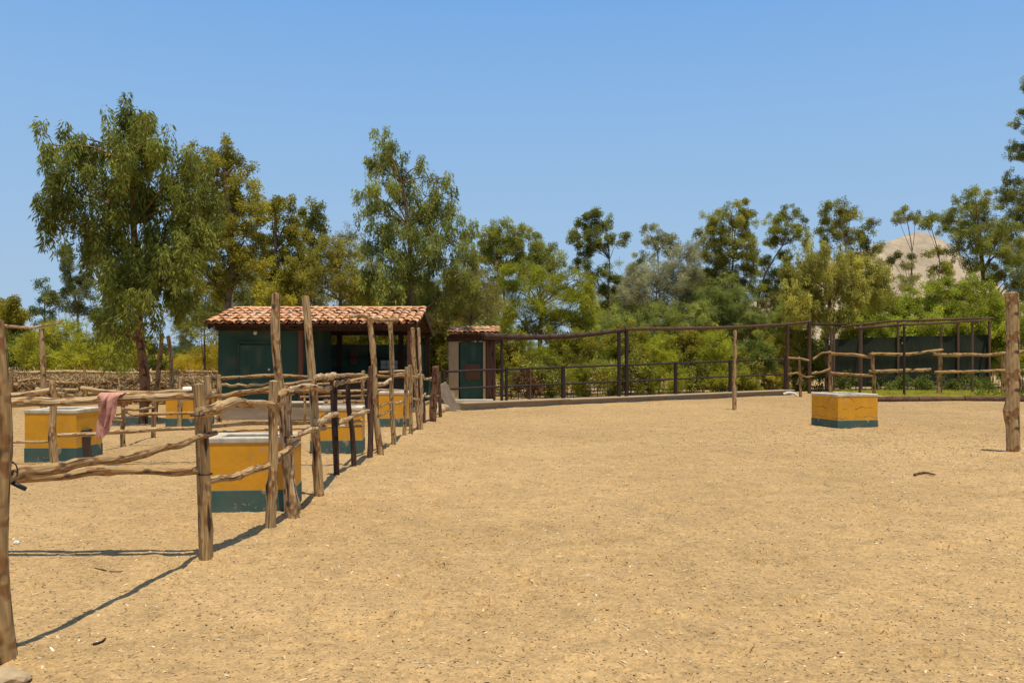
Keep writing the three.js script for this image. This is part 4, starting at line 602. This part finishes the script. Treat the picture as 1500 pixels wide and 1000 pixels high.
plant('knobbly_tree', 'dark knobbly conifer-like tree behind the weeping tree', 'tree', null, { seed: 32, d: 41, kind: 'clump', tint: [.062, .07, .022], bark: M.barkGrey, w: 4.5, dens: 1.1, leaf: 1.1, trunk: [[112, 573], [112, 460], [104, 410], [94, 365]],
  lobes: [[90, 362, 6, 7], [98, 375, 7, 7], [92, 388, 7, 7], [104, 392, 9, 9], [98, 405, 9, 8], [114, 405, 10, 10], [92, 420, 8, 8], [108, 422, 12, 10], [124, 425, 12, 14], [84, 440, 8, 8], [102, 445, 14, 12], [122, 450, 16, 14]] });
plant('stubby_tree', 'stubby dark tree left of the knobbly tree above the yellow shrubs', 'tree', null, { seed: 33, d: 42, kind: 'clump', tint: [.05, .07, .025], w: 3.5, dens: 1, leaf: 1.1, trunk: [[66, 572], [66, 480], [64, 440]], lobes: [[60, 420, 6, 7], [66, 432, 8, 8], [56, 452, 9, 8], [72, 450, 12, 10], [64, 466, 14, 10]] });
plant('rounded_tree', 'rounded olive tree behind the bent crossbar of the gate frame', 'tree', null, { seed: 34, d: 36, kind: 'clump', tint: OLIVE, w: 6, dens: 1, trunk: [[14, 580], [14, 500], [15, 470]], lobes: [[12, 448, 16, 11], [30, 452, 12, 11], [0, 455, 14, 13], [20, 468, 22, 12], [-20, 460, 20, 18], [42, 472, 12, 10], [8, 490, 20, 16], [34, 495, 22, 16]] });
plant('far_tree', 'little dark tree seen through the sky gap beside the stable', 'tree', null, { seed: 35, d: 60, kind: 'clump', tint: [.05, .07, .03], w: 3, dens: 1, leaf: 1.3, trunk: [[275, 558], [275, 520], [274, 500]], lobes: [[273, 493, 5, 5], [267, 503, 7, 6], [278, 505, 8, 8], [270, 514, 10, 7], [284, 514, 6, 7]] });
{ // far belt of scrub beyond the trees
  const N = 9000, im = new THREE.InstancedMesh(SPRAY.broad[0], leafMat, N), m = new THREE.Matrix4(), q = new THREE.Quaternion(), r = rng(808);
  for (let i = 0; i < N; i++) { const x = -75 + 150 * r(), z = -78 - 14 * r(), top = 2.0 + 1.5 * (vn(x * .16, 3, 2) - .3) + .5 * vn(x * .8, z * .5, 3); q.setFromEuler(new THREE.Euler(r() * 6, r() * 6, r() * 6)); const s = 1.6 + 1.4 * r(); m.compose(V(x, .2 + (top - .2) * Math.pow(r(), .6), z), q, V(s, s, s)); im.setMatrixAt(i, m); const k = .7 + .6 * r(); im.setColorAt(i, col(.19 * k, .185 * k, .045 * k)); }
  im.name = 'far_scrub'; scene.add(im); tag(im, 'distant belt of olive scrub beyond the trees', 'scrub', null, 'stuff');
}
// shrubs
for (const [x, y, rx, ry, d] of [[470, 520, 30, 40, 36], [510, 500, 30, 40, 36.5], [548, 510, 30, 40, 36], [585, 500, 30, 40, 36.5], [622, 505, 30, 44, 35.5], [650, 500, 22, 40, 36.5], [420, 520, 40, 40, 36.5], [665, 530, 16, 30, 34.5]]) plant('shrub', x < 600 ? 'tall dark shrub seen through the porch openings of the stable' : 'tall dark shrub filling the gap between stable and small hut', 'shrub', 'tall shrubs behind the stable', { d, kind: 'clump', tint: OLIVE, crown: 'foliage', stems: 2, dens: 1.1, lobes: [[x, y, rx, ry], [x - 8, y + 36, rx, ry], [x + 8, y - 30, rx * .9, ry * .8]] });
const shrub = (label, group, d, kind, tint, lobes, extra = {}) => plant('shrub', label, 'shrub', group, { d, kind, tint, lobes, crown: 'foliage', stems: 2, ...extra });
for (const [x, y, rx, ry, d] of [[82, 495, 30, 22, 33], [130, 500, 30, 24, 33.5], [172, 505, 26, 22, 32.5], [104, 520, 34, 18, 32], [156, 525, 30, 16, 31.8], [46, 515, 22, 22, 32.5]]) shrub('yellow-green feathery shrub behind the dry brush wall ' + (x < 110 ? 'near the gate frame' : 'near the weeping tree'), 'feathery shrubs behind the brush wall', d, 'feather', [.135, .138, .014], [[x, y, rx, ry], [x - rx * .6, y + ry * .7, rx * .7, ry * .7], [x + rx * .6, y + ry * .8, rx * .7, ry * .7]], { dens: 1.25 });
for (const [x, y, rx, ry, d] of [[18, 520, 20, 20, 34], [-12, 505, 24, 26, 34], [182, 540, 18, 20, 34.5], [215, 520, 24, 22, 35], [160, 470, 26, 22, 38]]) shrub('dark green shrub in the shade behind the dry brush wall', 'dark shrubs behind the brush wall', d, 'clump', DEEP, [[x, y, rx, ry], [x + 8, y + 20, rx, ry * .8]]);
for (const [x, y, rx, ry, d] of [[248, 528, 18, 9, 40], [280, 528, 20, 10, 41], [305, 522, 18, 14, 40], [316, 508, 8, 9, 41]]) shrub('dry yellow shrub in the gap beside the stable wall', 'dry shrubs beside the stable', d, 'feather', YELLOW, [[x, y, rx, ry], [x, y + 12, rx, ry]], { dens: 1.2 });
const hedge = [[716, 530, 14, 20, 36, 0], [752, 520, 24, 26, 35.5, 0], [745, 555, 14, 14, 33.2, 2], [790, 512, 30, 24, 36, 1], [800, 550, 26, 22, 34, 2], [835, 505, 28, 20, 37, 0], [838, 545, 24, 24, 35, 1], [872, 510, 26, 22, 37.5, 1], [880, 550, 26, 22, 36, 2], [916, 500, 26, 22, 38, 0], [925, 545, 26, 22, 37, 2], [955, 512, 26, 22, 38.5, 1], [968, 548, 26, 20, 37.5, 1], [995, 505, 28, 20, 39, 0], [1010, 545, 26, 20, 38.5, 2], [1040, 508, 28, 22, 39.5, 1], [1052, 550, 24, 18, 39, 1], [1104, 515, 24, 18, 40.5, 3], [1080, 548, 24, 18, 40, 2], [1120, 550, 26, 18, 40.5, 0], [1142, 515, 18, 24, 41.5, 0], [1180, 540, 24, 24, 42, 3], [1165, 500, 20, 22, 43, 0], [1205, 515, 16, 26, 43.5, 3]];
const near = x => x < 790 ? 'near the brick red shrub' : x < 880 ? 'beside the thick middle fence post' : x < 950 ? 'at the paired tall posts' : x < 1030 ? 'between the paired tall posts and the slim pole' : x < 1110 ? 'right behind the slim bare pole' : 'by the corner post';
const hk = [['olive leafy hedge shrub', OLIVE, 'clump'], ['bright yellow-green hedge shrub', LIME, 'feather'], ['low dark green hedge shrub', MID, 'broad'], ['glossy deep green hedge shrub', DEEP, 'broad']];
for (const [x, y, rx, ry, d, k] of hedge) shrub(hk[k][0] + ' ' + near(x), 'hedge shrubs behind the pipe fence', d, hk[k][2], hk[k][1], [[x, y, rx, ry], [x - rx * .55, y + ry * .5, rx * .7, ry * .8], [x + rx * .55, y + ry * .6, rx * .7, ry * .8]], { dens: 1.2 });
shrub('brick red shrub behind the pipe fence near the small hut', null, 31.5, 'clump', [.06, .032, .018], [[768, 562, 14, 12], [776, 572, 12, 8]]);
for (const [x, y, rx, ry, d] of [[735, 480, 24, 18, 40], [880, 480, 26, 18, 41], [925, 470, 26, 22, 42], [965, 465, 30, 22, 42.5], [1005, 465, 28, 20, 43], [1050, 455, 30, 26, 43.5], [1050, 430, 26, 20, 44.5], [1090, 465, 24, 18, 44], [1120, 480, 20, 16, 44], [1150, 470, 18, 22, 44.5]]) shrub('sage green shrub rising behind the hedge ' + (x < 890 ? 'by the bright acacia' : x < 985 ? 'below the grey twiggy tree' : x < 1100 ? 'below the big domed tree' : 'below the broken-crowned tree'), 'tall shrubs behind the hedge', d, 'feather', x > 1010 && x < 1100 ? [.085, .10, .028] : [.10, .115, .03], [[x, y, rx, ry], [x - 8, y + 16, rx, ry], [x + 9, y + 20, rx, ry]], { dens: 1.15, leaf: 1.1 });
for (const [x, y, rx, ry, d, n] of [[700, 440, 24, 26, 46, 'behind the roof of the small hut'], [880, 455, 22, 24, 47.5, 'between the bright acacia and the twin stems'], [918, 440, 22, 26, 48, 'between the twin stems and the grey tree'], [1025, 425, 22, 28, 48.5, 'between the grey tree and the domed tree'], [1060, 440, 30, 24, 48, 'under the domed tree'], [1150, 440, 22, 24, 49, 'under the broken-crowned tree'], [1290, 430, 22, 26, 47.5, 'at the foot of the sand hill'], [640, 440, 34, 30, 38.5, 'behind the tallest slender tree'], [560, 430, 30, 28, 38.5, 'behind the right half of the tiled roof'], [430, 425, 30, 26, 39, 'behind the left half of the tiled roof'], [372, 430, 30, 30, 39, 'behind the tall leaning fence pole'], [300, 450, 26, 24, 34, 'over the left end of the tiled roof']])
  plant('scrub_tree', 'loose olive scrub tree ' + n, 'tree', 'scrub trees filling the tree line', { d, kind: 'feather', tint: [.108, .11, .026], w: 4, dens: 1, leaf: 1.15, trunk: [[x, 570], [x, y + ry]], lobes: [[x, y - 8, rx * 1.1, ry * 1.1], [x - rx * .8, y + ry * .4, rx, ry], [x + rx * .8, y + ry * .5, rx, ry], [x, y + ry * 1.2, rx * 1.2, ry]] });
for (const [x, y, rx, ry, d] of [[1250, 465, 22, 16, 43], [1290, 455, 26, 18, 43.5], [1330, 455, 24, 16, 44], [1370, 440, 28, 20, 43], [1405, 425, 26, 18, 43.5], [1425, 450, 30, 20, 42.5], [1460, 450, 26, 22, 42.5], [1345, 478, 34, 16, 42], [1290, 482, 30, 16, 42], [1400, 480, 34, 16, 42], [1455, 490, 28, 24, 41.6], [1500, 480, 26, 30, 41]]) shrub('light green leafy shrub behind the green shade net ' + (x < 1300 ? 'beside the willowy tree' : x < 1360 ? 'below the grey-tipped tree' : x < 1430 ? 'below the thin hill tree' : 'near the thick timber post'), 'light shrubs behind the shade net', d, 'broad', [.115, .13, .016], [[x, y, rx, ry], [x - 10, y + 20, rx, ry], [x + 8, y + 36, rx, ry]], { dens: 1.15, leaf: 1.1 });
for (const [x, y] of [[1296, 562], [1318, 560], [1345, 563], [1390, 562], [1420, 561], [1448, 563], [1235, 560]]) shrub('low dark plant with twisted stems at the foot of the green net', 'low plants along the net', 39.3, 'broad', DEEP, [[x, y, 11, 8], [x + 6, y + 4, 8, 6]], { stems: 4, bark: M.barkPale });
for (const [x, y] of [[1447, 574], [1465, 570], [1492, 560]]) shrub('dark bushy plant beside the end of the log edging', 'plants at the end of the edging', 33, 'broad', DEEP, [[x, y, 12, 12]], {});

scene.traverse(o => { if (o.isMesh) { o.castShadow = o.receiveShadow = true; } });
renderer.render(scene, camera);
